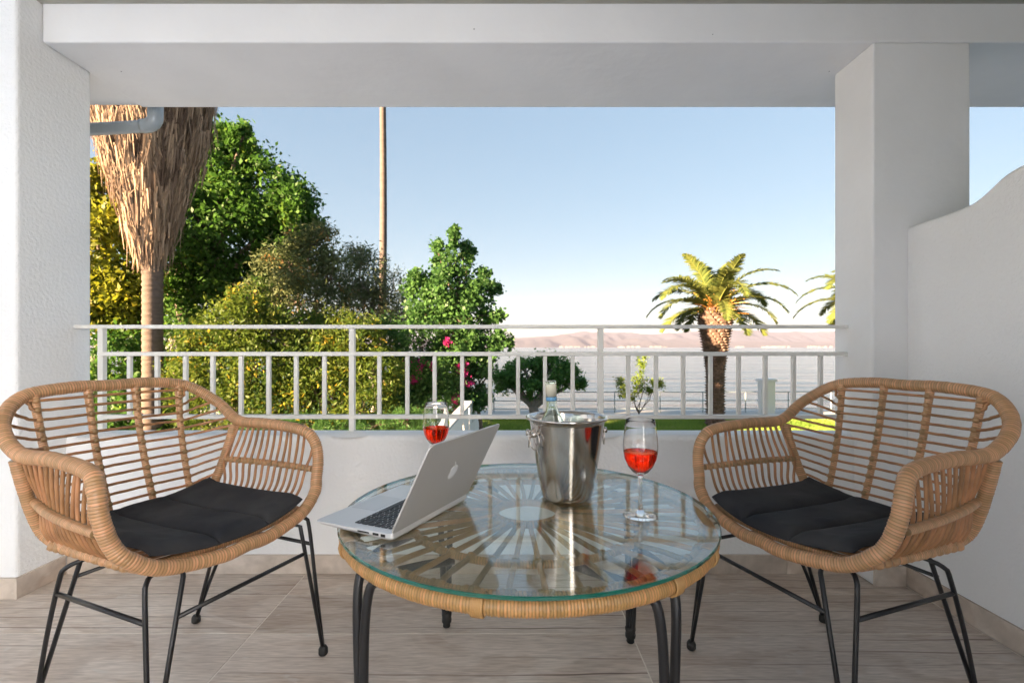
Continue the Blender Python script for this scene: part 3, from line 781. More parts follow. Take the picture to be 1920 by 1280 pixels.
# ================================================================ BEYOND THE TERRACE
GZ = -1.60
M_lawn = mat('lawn_soil', (.085, .13, .03), .95, var=.5, vscale=3, col2=(.14, .13, .05), bump=.5, bscale=30, bdist=.02)
M_soil = mat('dark_garden_soil', (.06, .05, .03), .95, var=.4, vscale=2)
M_blue = mat('bounce_wall_blue', (.55, .705, .97), .85, var=.05, vscale=1)  # for the added bounce wall; blue offsets the warm sun
M_bncfloor = mat('bounce_floor_blue', (.56, .705, .94), .8, var=.1, vscale=2)  # for the added bounce floor; blue cools the reflected sunlight
M_quay = mat('pale_concrete', (.55, .53, .50), .85, var=.12, vscale=1.5)
M_bark = mat('tree_bark', (.16, .12, .09), .9, var=.4, vscale=14, bump=.8, bscale=22, bdist=.01, stretch=(1, 1, .35))
M_greybark = mat('pale_grey_bark', (.26, .23, .21), .85, var=.3, vscale=10, bump=.5, bscale=20, bdist=.008)
M_palmbark = mat('palm_bark', (.22, .145, .11), .9, var=.45, vscale=18, bump=.8, bscale=30, bdist=.01, attr='v', attr_amt=.4)
M_fanbark = mat('fan_palm_trunk', (.11, .08, .065), .9, var=.3, vscale=8, bump=.9, bscale=18, bdist=.012, stretch=(.6, .6, 3))
M_thatch = leafmat('dead_frond_thatch', (.09, .062, .048), (.36, .265, .19), .15, .8)
M_lfbig = leafmat('broad_leaf_green', (.025, .075, .012), (.075, .17, .025), .45, .5, (.20, .26, .03))
M_lfsun = leafmat('sun_gold_leaf', (.06, .10, .01), (.26, .26, .018), .5, .5, (.55, .42, .035))  # bright yellow steps put low sunlight into the leaf colour
M_lfol = leafmat('olive_leaf', (.07, .11, .045), (.19, .22, .11), .35, .55, (.24, .17, .09))
M_lfbrn = leafmat('brown_olive_leaf', (.06, .085, .035), (.14, .17, .07), .35, .6, (.42, .19, .06))
M_lfhedge = leafmat('hedge_leaf', (.03, .08, .015), (.13, .17, .022), .5, .5, (.65, .42, .04))  # golden last step paints in low sun, also serves rusty leaves
M_lfup = leafmat('bright_green_leaf', (.035, .10, .03), (.09, .19, .045), .45, .45)
M_lfmid = leafmat('mid_green_leaf', (.05, .15, .04), (.14, .29, .065), .45, .5)
M_lfsap = leafmat('sapling_leaf', (.10, .17, .012), (.25, .33, .03), .45, .5)
M_flower = leafmat('magenta_flower', (.45, .02, .13), (.65, .06, .28), .4, .6)
M_blossom = leafmat('pale_blossom', (.6, .5, .4), (.75, .68, .6), .4, .6)
M_palmleaf = leafmat('date_palm_leaflet', (.06, .095, .025), (.19, .21, .05), .35, .45)
M_grass = leafmat('grass_blade', (.15, .26, .04), (.32, .44, .08), .5, .6, (.42, .42, .15))
M_palmorange = mat('stalk_sun_orange', (.55, .26, .05), .6, var=.4, vscale=20)  # orange stands in for low sun on the crown centre

# terrain: one garden sheet out to the quay, then the sea
b = MB()
nx, ny = 40, 30; xs = np.linspace(-60, 60, nx); ys = np.linspace(-30, 18.6, ny); V = []; F = []
for y in ys:
    for x in xs: V.append((x, y, GZ+(.03*noise.noise(Vector((x*.3, y*.3, 0))) if abs(y) < 17 else 0)))
for j in range(ny-1):
    for i in range(nx-1): a = j*nx+i; F.append((a, a+1, a+nx+1, a+nx))
b.add(V, F); struct('ground', b, M_lawn, smooth=True)
b = MB(); b.box(-60, 60, 17.4, 19.0, GZ-2.5, GZ+.06); struct('quay_path', b, M_quay, bevel=.02)
b = MB(); b.box(-20, -.6, 3, 17.0, GZ-.1, GZ+.035); struct('planting_bed', b, M_soil)
b = MB(); b.box(-12, 9, 2.45, 6.6, GZ-.1, GZ+.06); struct('soffit_bounce', b, mat('soffit_bounce_blue', (.50, .58, .70), .85, var=.1, vscale=1))  # added unseen strip, bounces bluish light up to the soffit

def seamat():
    m = bpy.data.materials.new('sea_water'); m.use_nodes = True; n = m.node_tree; L = n.links; p = n.nodes['Principled BSDF']
    p.inputs['Base Color'].default_value = (.05, .065, .085, 1); p.inputs['Roughness'].default_value = .12; p.inputs['IOR'].default_value = 1.333
    tc = n.nodes.new('ShaderNodeTexCoord')
    hs_ = []
    for st, sc_, w_ in (((.03, .22, 1), 1, 1.2), ((.008, .06, 1), 1, 2.4), ((.12, .7, 1), 1, .35)):
        mp = n.nodes.new('ShaderNodeMapping'); mp.inputs['Scale'].default_value = st; mp.inputs['Rotation'].default_value = (0, 0, R(6))
        t = n.nodes.new('ShaderNodeTexNoise'); t.inputs['Scale'].default_value = sc_; t.inputs['Detail'].default_value = 4
        L.new(tc.outputs['Object'], mp.inputs[0]); L.new(mp.outputs[0], t.inputs['Vector'])
        q = n.nodes.new('ShaderNodeMath'); q.operation = 'MULTIPLY'; q.inputs[1].default_value = w_; L.new(t.outputs['Fac'], q.inputs[0]); hs_.append(q.outputs[0])
    a1 = n.nodes.new('ShaderNodeMath'); L.new(hs_[0], a1.inputs[0]); L.new(hs_[1], a1.inputs[1])
    a2 = n.nodes.new('ShaderNodeMath'); L.new(a1.outputs[0], a2.inputs[0]); L.new(hs_[2], a2.inputs[1])
    bp = n.nodes.new('ShaderNodeBump'); bp.inputs['Strength'].default_value = .8; bp.inputs['Distance'].default_value = .75
    L.new(a2.outputs[0], bp.inputs['Height']); L.new(bp.outputs[0], p.inputs['Normal'])
    return m
b = MB(); b.add([(-9000, 18.9, -2.9), (9000, 18.9, -2.9), (9000, 9000, -2.9), (-9000, 9000, -2.9)], [(0, 1, 2, 3)]); sea = struct('sea', b, seamat())

# far shore hills (3 km away), two ridges; settlements along the waterline
M_hill = mat('dry_hillside', (.036, .030, .034), .95, var=.5, vscale=.012, col2=(.022, .024, .034))
M_hill2 = mat('far_hillside', (.026, .028, .042), .95, var=.3, vscale=.008)
def ridge(name, Y, prof, m, seed, depth=700):
    nx = 300; X = np.linspace(-3500, 5200, nx); V = []; F = []; rows_ = 16
    ctrl = np.array(prof, float)
    for j in range(rows_):
        f = j/(rows_-1)
        for x in X:
            px = 957+x/Y*917; h = np.interp(px, ctrl[:, 0], ctrl[:, 1])/917*Y
            rid = noise.fractal(Vector((x*.004, f*2.2+seed, seed)), .8, 2.1, 5)
            sp = abs(noise.noise(Vector((x*.009+rid*.3, seed*2, 0))))
            sp2 = abs(noise.noise(Vector((x*.022+rid, seed*3, f*1.5)))); z = h*(math.sin(f*PI*.5)**.9)*(1+.14*rid)-(sp*.55+sp2*.3)*h*math.sin(f*PI)**.8
            V.append((x+rid*20, Y+f*depth+(sp*200+sp2*90)*(1-f), z-3.2))
    for j in range(rows_-1):
        for i in range(nx-1): a = j*nx+i; F.append((a, a+1, a+nx+1, a+nx))
    b = MB(); b.add(V, F)
    return struct(name, b, m, smooth=True)
ridge('far_hills', 3300, [(300, 15), (900, 17), (960, 21), (1060, 26), (1110, 33), (1190, 34), (1260, 30), (1340, 36), (1450, 40), (1560, 36), (1800, 33), (2200, 20)], M_hill2, 5.1)
ridge('near_hills', 2700, [(300, 12), (800, 18), (930, 22), (980, 20), (1040, 23), (1090, 30), (1130, 26), (1200, 14), (1240, 22), (1290, 16), (1370, 20), (1420, 14), (1500, 17), (1600, 13), (2200, 10)], M_hill, 2.3)
M_town = mat('far_white_walls', (.20, .18, .17), .8)
town = MB(); lr = random.Random(4)
for (px0, px1, n_) in ((1050, 1120, 34), (1160, 1200, 26), (1220, 1250, 26), (1380, 1400, 10), (1430, 1480, 24), (1515, 1560, 24), (1330, 1350, 6)):
    for k in range(n_):
        px = lr.uniform(px0, px1); Y = lr.uniform(2640, 2690); x = (px-957)/917*Y; s_ = lr.uniform(2.5, 6); h_ = lr.uniform(2, 5)
        town.box(x-s_, x+s_, Y, Y+8, -3.2, -3.2+h_+3)
o = town.obj('far_town', M_town); tag(o, 'scatter of tiny white houses along the far shoreline', 'town', kind='stuff')

# haze over the bay
def haze():
    m = bpy.data.materials.new('haze'); m.use_nodes = True; n = m.node_tree; n.nodes.remove(n.nodes['Principled BSDF'])
    v = n.nodes.new('ShaderNodeVolumePrincipled'); v.inputs['Color'].default_value = (.62, .66, .92, 1); v.inputs['Density'].default_value = .00008; v.inputs['Anisotropy'].default_value = 0
    n.links.new(v.outputs[0], n.nodes['Material Output'].inputs['Volume'])
    b = MB(); b.box(-4200, 5800, -60, 4300, -8, 165)
    o = b.obj('haze', m); o['kind'] = 'stuff'; return o
HAZE = haze()

# ---- foliage
def leaves(centres, n, spread, size, aspect, droop=.2, seed=0):
    """centres (k,3); leaf quads around clump centres"""
    r = np.random.default_rng(seed); k = len(centres)
    idx = r.integers(0, k, n); sp = np.asarray(spread)
    P = centres[idx]+r.normal(0, 1, (n, 3))*(sp[idx] if sp.ndim else sp)[:, None] if sp.ndim else centres[idx]+r.normal(0, spread, (n, 3))
    D = r.normal(0, 1, (n, 3)); D[:, 2] -= droop*2; D /= np.linalg.norm(D, axis=1)[:, None]
    U = r.normal(0, 1, (n, 3)); U[:, 2] += .6
    S = np.cross(D, U); S /= np.linalg.norm(S, axis=1)[:, None]+1e-9
    Nn = np.cross(S, D)
    s = size*r.uniform(.4, 1.55, n)[:, None]; wd = s*aspect
    V = np.stack([P-D*s*.5, P+S*wd*.5+Nn*s*.08, P+D*s*.5, P-S*wd*.5+Nn*s*.08], 1).reshape(-1, 3)
    F = np.arange(4*n).reshape(n, 4)
    ck = r.random(k); a = np.clip(.55*ck[idx]+.45*r.random(n), 0, 1)
    return V, F, np.repeat(a, 4)

def blob_centres(blobs, per, seed, shell=.55):
    r = np.random.default_rng(seed); out = []; sp = []
    for (c, rad, wgt) in blobs:
        k = max(3, int(per*wgt)); d = r.normal(0, 1, (k, 3)); d /= np.linalg.norm(d, axis=1)[:, None]
        rr = (shell+(1-shell)*r.random(k)**.6)
        out.append(np.array(c)+d*rr[:, None]*np.array(rad)); sp += [min(rad)*.17+.03]*k
    return np.vstack(out), np.array(sp)

def limb(mb, a, b_, r0, r1, seed, wob=.06, seg=7):
    lr = random.Random(seed); a = np.array(a); b_ = np.array(b_); L_ = np.linalg.norm(b_-a)
    pts = [a+(b_-a)*f+np.array([lr.uniform(-1, 1), lr.uniform(-1, 1), lr.uniform(-.3, .5)])*wob*L_*(math.sin(PI*f)) for f in np.linspace(0, 1, 6)]
    P = catmull(pts, 4); V, F, A = sweep(P, np.linspace(r0, r1, len(P)), seg); mb.add(V, F, A)

def tree(name, label, cat, base, blobs, n, size, aspect, leafm, barkm, trunk_r, per=14, seed=1, droop=.2, fork=None, shell=.55, group=None, nl=None):
    """blobs: list of (px,py,Y,rpx[,rpy]) measured crown lobes -> world ellipsoids"""
    B = []
    for q in blobs:
        px, py, Y, rp = q[:4]; rz = q[4] if len(q) > 4 else rp
        c = at(px, py, Y); k = Y/917; B.append((c, (rp*k, max(rp*k*.9, .25), rz*k), (rp*rz)**.5/45))
    t = thing(name, label, cat, tuple(base), 0, group); bs = Vector(base)
    cen, sp = blob_centres([(tuple(c-bs), r_, w_) for c, r_, w_ in B], per, seed, shell)
    V, F, A = leaves(cen, n, sp, size, aspect, droop, seed+1)
    fo = fast_obj('foliage', V, F, leafm, t, A); fo['kind'] = 'stuff'
    fork = Vector(fork)-bs if fork is not None else Vector((sum(c.x for c, _, _ in B)/len(B)-bs.x, sum(c.y for c, _, _ in B)/len(B)-bs.y, min(c.z for c, _, _ in B)-bs.z))
    b = MB(); limb(b, (0, 0, -.1), fork, trunk_r, trunk_r*.7, seed, .05, 10); b.obj('trunk', barkm, t, smooth=True)
    b = MB()
    for i, (c, r_, w_) in enumerate(B):
        limb(b, fork-Vector((0, 0, .05)), (c-bs)+Vector((0, 0, r_[2]*.3)), trunk_r*.55, trunk_r*.12, seed+i*3, .08, 6)
    lr = random.Random(seed)
    for k in range(min(len(cen), 60)):
        c = cen[lr.randrange(len(cen))]; j = min(range(len(B)), key=lambda q: (B[q][0]-bs-Vector(c)).length)
        limb(b, B[j][0]-bs, c, trunk_r*.16, trunk_r*.05, seed+k, .1, 4)
    b.obj('branches', barkm, t, smooth=True)
    return t

G = lambda px, Y: ((px-957)/917*Y, Y, GZ)
tree('broadleaf_tree', 'tall dense dark green broadleaf tree right behind the shaggy palm', 'tree', G(345, 12.6),
     [(430, 270, 12.4, 42, 38), (455, 262, 12.0, 22, 22), (400, 330, 12.6, 75), (480, 370, 12.5, 75), (540, 400, 12.3, 55, 60), (420, 430, 12.3, 95), (340, 380, 13, 75), (520, 470, 12.6, 70), (340, 490, 12.6, 80), (400, 560, 12.8, 80), (570, 430, 12.4, 32, 36), (300, 560, 13, 60), (480, 550, 12.9, 60)],
     52000, .12, .6, M_lfbig, M_bark, .22, 26, 3, .3, at(340, 560, 12.6))
tree('broadleaf_tree', 'broadleaf tree with sunlight tinted into its yellow-green leaves left of the shaggy palm trunk', 'tree', G(150, 10.6),
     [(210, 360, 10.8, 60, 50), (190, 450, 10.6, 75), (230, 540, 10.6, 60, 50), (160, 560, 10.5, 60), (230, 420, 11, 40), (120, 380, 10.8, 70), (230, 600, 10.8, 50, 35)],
     20000, .12, .65, M_lfsun, M_bark, .16, 24, 9, .3)
tree('olive_tree', 'brownish olive tree with bare twigs in front of the dark broadleaf tree', 'tree', G(570, 11.4),
     [(590, 460, 11.4, 45, 42), (540, 500, 11.2, 50), (620, 520, 11.4, 45), (560, 570, 11.2, 65), (640, 600, 11.4, 50), (490, 560, 11.2, 40), (600, 650, 11.2, 60)],
     20000, .115, .24, M_lfbrn, M_bark, .10, 30, 14, .1, shell=.35)
tree('olive_tree', 'airy grey-green olive tree in front of the thin pale palm trunk', 'tree', G(700, 13.6),
     [(670, 480, 13.6, 30, 28), (700, 510, 13.6, 45), (735, 545, 13.4, 50), (680, 570, 13.6, 45), (720, 610, 13.6, 60, 45), (770, 590, 13.4, 35), (655, 540, 13.4, 40)],
     12000, .11, .24, M_lfol, M_greybark, .10, 30, 21, .1, shell=.3)
tree('poplar_tree', 'bright green leafy tree with pointed tips standing beside the open sky', 'tree', G(850, 10.6),
     [(850, 450, 10.6, 13, 26), (820, 475, 10.6, 12, 22), (878, 468, 10.6, 13, 18), (848, 500, 10.6, 36, 34), (835, 550, 10.6, 55, 38), (890, 560, 10.6, 38, 30), (925, 540, 10.6, 18, 11), (905, 520, 10.6, 12, 16), (870, 600, 10.6, 55, 30), (790, 540, 10.6, 28, 30), (800, 590, 10.6, 40), (780, 520, 10.6, 16, 14), (930, 590, 10.6, 14, 12)],
     13500, .08, .75, M_lfup, M_bark, .09, 22, 33, .1, shell=.25)
tree('poplar_tree', 'low leafy shrub tree with drooping sprays just right of the flowering bush', 'tree', G(900, 10.6),
     [(900, 655, 10.6, 42, 32), (940, 638, 10.6, 20, 14), (860, 650, 10.6, 45, 40), (905, 700, 10.6, 16, 22), (890, 745, 10.6, 30, 25), (870, 700, 10.6, 20, 30)],
     9000, .08, .7, M_lfup, M_bark, .05, 24, 35, .2, shell=.3)
fb = tree('flowering_bush', 'tall green bush dotted with magenta flowers behind the railing', 'bush', G(815, 10.4),
     [(790, 650, 10.4, 50), (830, 700, 10.4, 50), (770, 710, 10.4, 45), (820, 760, 10.3, 60, 50), (755, 770, 10.3, 40), (730, 640, 10.8, 40), (850, 650, 10.6, 30)],
     24000, .075, .5, M_lfup, M_bark, .05, 26, 41, .2)
cl = []; lr = random.Random(5)
for (px, py, s_) in [(768, 685, 14), (790, 690, 16), (800, 682, 10), (775, 712, 9), (862, 690, 10), (868, 700, 8), (840, 640, 5), (790, 768, 14), (815, 760, 12), (835, 765, 16), (800, 780, 14), (760, 790, 12), (855, 745, 8), (880, 720, 6), (845, 785, 12)]:
    c = at(px, py, 10.05)-Vector(fb.location)
    for k in range(5): cl.append(tuple(c+Vector((lr.gauss(0, 1), lr.gauss(0, .6), lr.gauss(0, .8)))*s_/917*10*.5))
V, F, A = leaves(np.array(cl), 900, .035, .055, .9, 0, 77); o = fast_obj('flowers', V, F, M_flower, fb, A); o['kind'] = 'stuff'
tree('hedge_bush', 'bush with low-sun gold put into its leaf colour behind the left railing', 'bush', G(440, 9.2),
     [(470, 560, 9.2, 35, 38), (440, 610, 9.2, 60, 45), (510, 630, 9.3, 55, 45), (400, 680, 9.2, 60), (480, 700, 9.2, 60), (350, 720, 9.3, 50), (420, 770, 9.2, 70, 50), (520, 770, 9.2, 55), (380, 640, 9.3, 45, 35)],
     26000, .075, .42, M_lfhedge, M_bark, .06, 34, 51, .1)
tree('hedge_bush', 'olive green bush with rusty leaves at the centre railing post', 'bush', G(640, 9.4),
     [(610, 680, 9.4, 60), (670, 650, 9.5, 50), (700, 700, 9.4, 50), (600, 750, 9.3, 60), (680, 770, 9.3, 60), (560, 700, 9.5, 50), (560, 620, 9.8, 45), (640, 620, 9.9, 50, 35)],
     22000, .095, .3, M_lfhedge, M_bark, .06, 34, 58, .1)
tree('hedge_bush', 'dark shaded shrub low behind the leftmost balusters', 'bush', G(225, 9.8),
     [(230, 680, 9.9, 55), (200, 740, 9.8, 60), (270, 740, 9.7, 50), (300, 680, 10, 40), (330, 650, 10.2, 45, 40), (250, 800, 9.6, 60, 40), (310, 790, 9.6, 50, 40)],
     15000, .09, .6, M_lfbig, M_bark, .06, 26, 63, .2)
tree('low_shrub', 'fresh bright green feathery shrub just above the parapet top', 'bush', G(720, 8.8),
     [(700, 800, 8.8, 50, 22), (760, 795, 8.8, 40, 24), (640, 805, 8.8, 50, 20), (570, 800, 8.8, 50, 24), (500, 805, 8.8, 50, 24)],
     9000, .07, .22, M_lfup, M_bark, .03, 26, 71, .0)
tree('small_shade_tree', 'small flat-topped green tree by the sea with a forked grey trunk', 'tree', G(1003, 17.0),
     [(950, 705, 17, 30, 26), (985, 700, 17, 34, 28), (1030, 695, 17, 36, 26), (1065, 700, 17, 28, 24), (1000, 725, 17, 34, 18), (1040, 712, 17, 30, 18), (1085, 710, 17, 12, 18), (940, 715, 17, 16, 14)],
     13000, .11, .5, M_lfmid, M_greybark, .22, 24, 81, .35, at(1000, 762, 17))
tree('sapling', 'thin young light green sapling in front of the sea', 'tree', G(1200, 15.8),
     [(1203, 690, 15.8, 10, 26), (1200, 725, 15.8, 16, 20), (1163, 718, 15.8, 16, 16), (1180, 745, 15.8, 16, 12), (1238, 712, 15.8, 18, 14), (1222, 730, 15.8, 12, 8)],
     2600, .075, .4, M_lfsap, M_bark, .03, 22, 88, .1, at(1198, 772, 15.8), shell=.2)

tree('hedge_bush', 'mid green thicket filling the space under the two olive trees', 'bush', G(620, 14.5),
     [(470, 680, 14.5, 60), (560, 690, 14.5, 60), (650, 690, 14.5, 60), (730, 700, 14.5, 50), (600, 740, 14.5, 70, 50), (500, 740, 14.5, 70, 50), (700, 750, 14.5, 60, 40), (790, 740, 14.2, 50), (400, 700, 14.5, 60)],
     22000, .11, .4, M_lfmid, M_bark, .06, 30, 93, .1)
# blossoms near the palm foot
bl = thing('blossom_spray', 'spray of pale blossoms beside the shaggy palm trunk', 'bush', tuple(at(330, 650, 9.6)))
V, F, A = leaves(rng.normal(0, .14, (12, 3)), 160, .035, .05, .9, 0, 5); o = fast_obj('blossoms', V, F, M_blossom, bl, A); o['kind'] = 'stuff'

# ---- fan palm with hanging skirt
fx, fy = -6.75, 9.2
fp = thing('fan_palm', 'huge palm with a shaggy skirt of dead brown fronds at left', 'palm tree', (fx, fy, GZ))
zz = np.linspace(0, 7.6, 300); b = MB()
P = np.c_[np.full(300, 0.02), np.zeros(300), zz]; rad = .162+.03*np.exp(-zz*1.2)+.010*rng.random(300)+.006*np.sin(zz*55)
V, F, A = sweep(P, rad, 20); b.add(V, F, A); b.obj('trunk', M_fanbark, fp, smooth=True)
# skirt outline radius by height (z above ground)
zs_ = np.array([4.05, 4.23, 4.63, 5.03, 5.4, 5.75, 6.53, 7.4]); rs_ = np.array([.17, .20, .33, .43, .54, .65, .86, 1.0])
b = MB(); P = np.c_[np.zeros(30), np.zeros(30), np.linspace(4.3, 7.4, 30)]
V, F, A = sweep(P, np.interp(P[:, 2], zs_, rs_)*.86, 24); b.add(V, F, A); b.obj('skirt_core', mat('dark_thatch', (.10, .065, .045), .95, bump=1, bscale=20, bdist=.05, stretch=(1, 1, .2)), fp, smooth=True)
n = 22000; th_ = rng.uniform(0, 2*PI, n); zt = 4.30+rng.random(n)**.8*3.2; Lh = rng.uniform(.10, .42, n)
layer = rng.uniform(.86, 1.05, n)
cl_n = np.array([noise.noise(Vector((math.cos(a)*3, math.sin(a)*3, z*1.6))) for a, z in zip(th_, zt)]); cl2 = np.array([noise.noise(Vector((math.cos(a)*7+4, math.sin(a)*7, z*2.2))) for a, z in zip(th_, zt)]); layer += cl_n*.14+cl2*.08+rng.normal(0, .02, n)
r0 = np.interp(zt, zs_, rs_)*layer; r1 = np.maximum(.20, np.interp(zt-Lh, zs_, rs_)*layer+rng.normal(0, .02, n))
lag = rng.random(n) < .05; r0 = r0+lag*rng.uniform(0, .12, n); r1 = r1+lag*rng.uniform(.02, .16, n); Lh = Lh*(1+lag*.5)
c_, s_ = np.cos(th_), np.sin(th_); wd = rng.uniform(.006, .02, n); dth = rng.normal(0, .05, n)
c2, s2 = np.cos(th_+dth), np.sin(th_+dth)
A0 = np.c_[r0*c_, r0*s_, zt]; A1 = np.c_[r1*c2, r1*s2, zt-Lh]; S = np.c_[-s_, c_, np.zeros(n)]+np.c_[c_, s_, np.zeros(n)]*rng.normal(0, .6, n)[:, None]
V = np.stack([A0-S*wd[:, None], A0+S*wd[:, None], A1+S*wd[:, None]*.25, A1-S*wd[:, None]*.25], 1).reshape(-1, 3)
o = fast_obj('frond_skirt', V, np.arange(4*n).reshape(n, 4), M_thatch, fp, np.repeat(np.clip(.5+cl2*.9+cl_n*.3+rng.normal(0, .2, n), 0, 1), 4)); o['kind'] = 'stuff'  # strands on raised clumps are lighter, shading contrast put into the tone
# thin tall palm trunk
tp = thing('tall_palm', 'slender pale palm trunk rising out of the picture above the olive tree', 'palm tree', ((712-957)/917*20, 20, GZ))
zz = np.linspace(0, 14, 80); P = np.c_[.08*np.sin(zz*.25)+zz*.010, np.zeros(80), zz]
b = MB(); V, F, A = sweep(P, .16-.003*zz+.006*rng.random(80), 14); b.add(V, F, A); b.obj('trunk', mat('pale_palm_trunk', (.11, .088, .078), .9, var=.25, vscale=3, bump=.6, bscale=10, bdist=.02, stretch=(1, 1, 3)), tp, smooth=True)

# ---- date palms
def frond_mesh(name, L_, el, droop, seed, width=.46, nl=84):
    lr = np.random.default_rng(seed)
    n = 26; s = np.linspace(0, 1, n)
    ang = R(el)-droop*s**1.5
    dx = np.cumsum(np.cos(ang))*L_/n; dz = np.cumsum(np.sin(ang))*L_/n
    P = np.c_[dx, np.zeros(n), dz]; P = np.vstack([[0, 0, 0], P]); s = np.linspace(0, 1, n+1)
    V, F, A = sweep(P, np.linspace(.03, .005, n+1), 5); V = list(V); F = list(F); A = [.75]*len(V)
    for i in range(nl*2):
        f = .12+.88*(i//2+.5)/nl; sd = 1 if i % 2 else -1
        p = np.array([np.interp(f, s, P[:, k]) for k in range(3)])
        p2 = np.array([np.interp(min(1, f+.02), s, P[:, k]) for k in range(3)]); T = p2-p; T /= np.linalg.norm(T)+1e-9
        up = np.array([-T[2], 0, T[0]])
        ll = width*(math.sin(PI*min(1, f*.93+.07))**.55)*lr.uniform(.85, 1.1)
        d = T*lr.uniform(.55, .75)+np.array([0, sd, 0])*lr.uniform(.7, .9)+up*lr.uniform(.15, .5)-np.array([0, 0, .25])
        d /= np.linalg.norm(d); tip = p+d*ll+np.array([0, 0, -.12*ll]); m_ = p+d*ll*.5
        w_ = T*.019; b0 = len(V)
        V += [tuple(p-w_), tuple(m_-w_*1.3), tuple(tip), tuple(m_+w_*1.3), tuple(p+w_)]
        F += [(b0, b0+1, b0+3, b0+4), (b0+1, b0+2, b0+3)]; A += [float(lr.random())]*5
    me = bpy.data.meshes.new(name); me.from_pydata([tuple(map(float, v)) for v in V], [], F); me.materials.append(M_palmleaf)
    a = me.attributes.new('v', 'FLOAT', 'POINT'); a.data.foreach_set('value', np.array(A, dtype=np.float32))
    return me
FM = [frond_mesh('frond', 2.1, 82, .75, 1), frond_mesh('frond', 2.3, 64, 1.5, 2), frond_mesh('frond', 2.5, 46, 1.75, 3), frond_mesh('frond', 2.4, 24, 1.5, 4), frond_mesh('frond', 1.9, 2, 1.2, 5)]
def date_palm(label, x, y, ht, seed, fr):
    t = thing('date_palm', label, 'palm tree', (x, y, GZ), 0, 'date palms on the lawn')
    lr = random.Random(seed)
    zz = np.linspace(0, ht, 40); r_ = np.interp(zz/ht, [0, .1, .45, .7, .88, 1], [.29, .26, .28, .38, .52, .42])
    b = MB(); V, F, A = sweep(np.c_[np.zeros(40), np.zeros(40), zz], r_*.92, 18); b.add(V, F, A)
    # old leaf bases, spiral rows of stubs
    k = 0; z = .05
    while z < ht-.05:
        for j in range(13):
            a = 2*PI*(j+.5*(k % 2))/13+lr.uniform(-.05, .05)+k*.11; rr = float(np.interp(z/ht, [0, .1, .45, .7, .88, 1], [.29, .26, .28, .38, .52, .42]))
            c, s_ = math.cos(a), math.sin(a); hw = rr*.21; ht_ = .085; o_ = rr+.035+lr.uniform(-.01, .02)+(.03 if z > ht*.6 else 0)
            V = [((rr-.05)*c-hw*s_*d, (rr-.05)*s_+hw*c*d, z) for d in (-1, 1)]+[(o_*c-hw*.6*s_*d, o_*s_+hw*.6*c*d, z+ht_) for d in (-1, 1)]+[((rr-.04)*c-hw*.7*s_*d, (rr-.04)*s_+hw*.7*c*d, z+ht_+.03) for d in (-1, 1)]
            b.add(V, [(0, 1, 3, 2), (2, 3, 5, 4), (0, 2, 4), (1, 5, 3)], lr.random())
        z += .085; k += 1
    b.obj('trunk', M_palmbark, t, attr=True)
    # crown stalks and sheath fibres, orange painted in for the sunlit centre
    b = MB()
    for k in range(80):
        a = lr.uniform(0, 2*PI); el = lr.uniform(.1, 1.3); L_ = lr.uniform(.4, .95)
        p0 = np.array([.2*math.cos(a), .2*math.sin(a), ht-.15+lr.uniform(-.2, .2)]); d = np.array([math.cos(a)*math.cos(el), math.sin(a)*math.cos(el), math.sin(el)])
        P = catmull([p0, p0+d*L_*.5, p0+d*L_-[0, 0, .12]], 4); V, F, A = sweep(P, np.linspace(.022, .008, len(P)), 5); b.add(V, F, A)
    b.obj('sunlit_stalks', M_palmorange, t, smooth=True)
    for (mi, azs) in fr:
        for az in azs:
            o = bpy.data.objects.new('frond', FM[mi]); C.objects.link(o); o.parent = t
            o.location = (.08*math.cos(az), .08*math.sin(az), ht-.08+lr.uniform(-.08, .08)); o.rotation_euler = (lr.uniform(-.25, .25), lr.uniform(-.08, .08), az); s_ = lr.uniform(.88, 1.08); o.scale = (s_,)*3
    return t
cr = lambda n, off: [2*PI*k/n+off for k in range(n)]
fr = [(0, cr(4, .3)), (1, cr(5, .9)), (2, cr(6, .45)), (3, cr(7, 0)), (4, cr(4, .2))]
date_palm('stout date palm with arching fronds standing on the lawn by the sea', (1341-957)/917*15.4, 15.4, 3.75, 3, fr)
date_palm('date palm half hidden behind the right pillar, only fronds showing', (1640-957)/917*15.8, 15.8, 3.95, 8, fr)

# ---- grass strip
n = 70000; gx = rng.uniform(-2, 12, n); gy = rng.uniform(13.6, 17.35, n); hgt = rng.uniform(.03, .085, n)*(1+.8*(rng.random(n) > .96))
D = rng.normal(0, .35, (n, 2)); wv_ = rng.uniform(.006, .012, n); an = rng.uniform(0, PI, n)
P0 = np.c_[gx, gy, np.full(n, GZ-.02)]; T_ = P0+np.c_[D[:, 0]*hgt, D[:, 1]*hgt, hgt+.02]; S = np.c_[np.cos(an), np.sin(an), np.zeros(n)]*wv_[:, None]
V = np.stack([P0-S, P0+S, T_+S*.3, T_-S*.3], 1).reshape(-1, 3)
ga = np.array([noise.noise(Vector((x*.5, y*.8, 3))) for x, y in zip(gx, gy)]); ga = np.clip(.5+ga*.7+rng.normal(0, .15, n), 0, 1)
o = fast_obj('lawn_grass', V, np.arange(4*n).reshape(n, 4), M_grass, None, np.repeat(ga, 4)); tag(o, 'strip of green grass between the terrace and the sea', 'grass', kind='stuff')

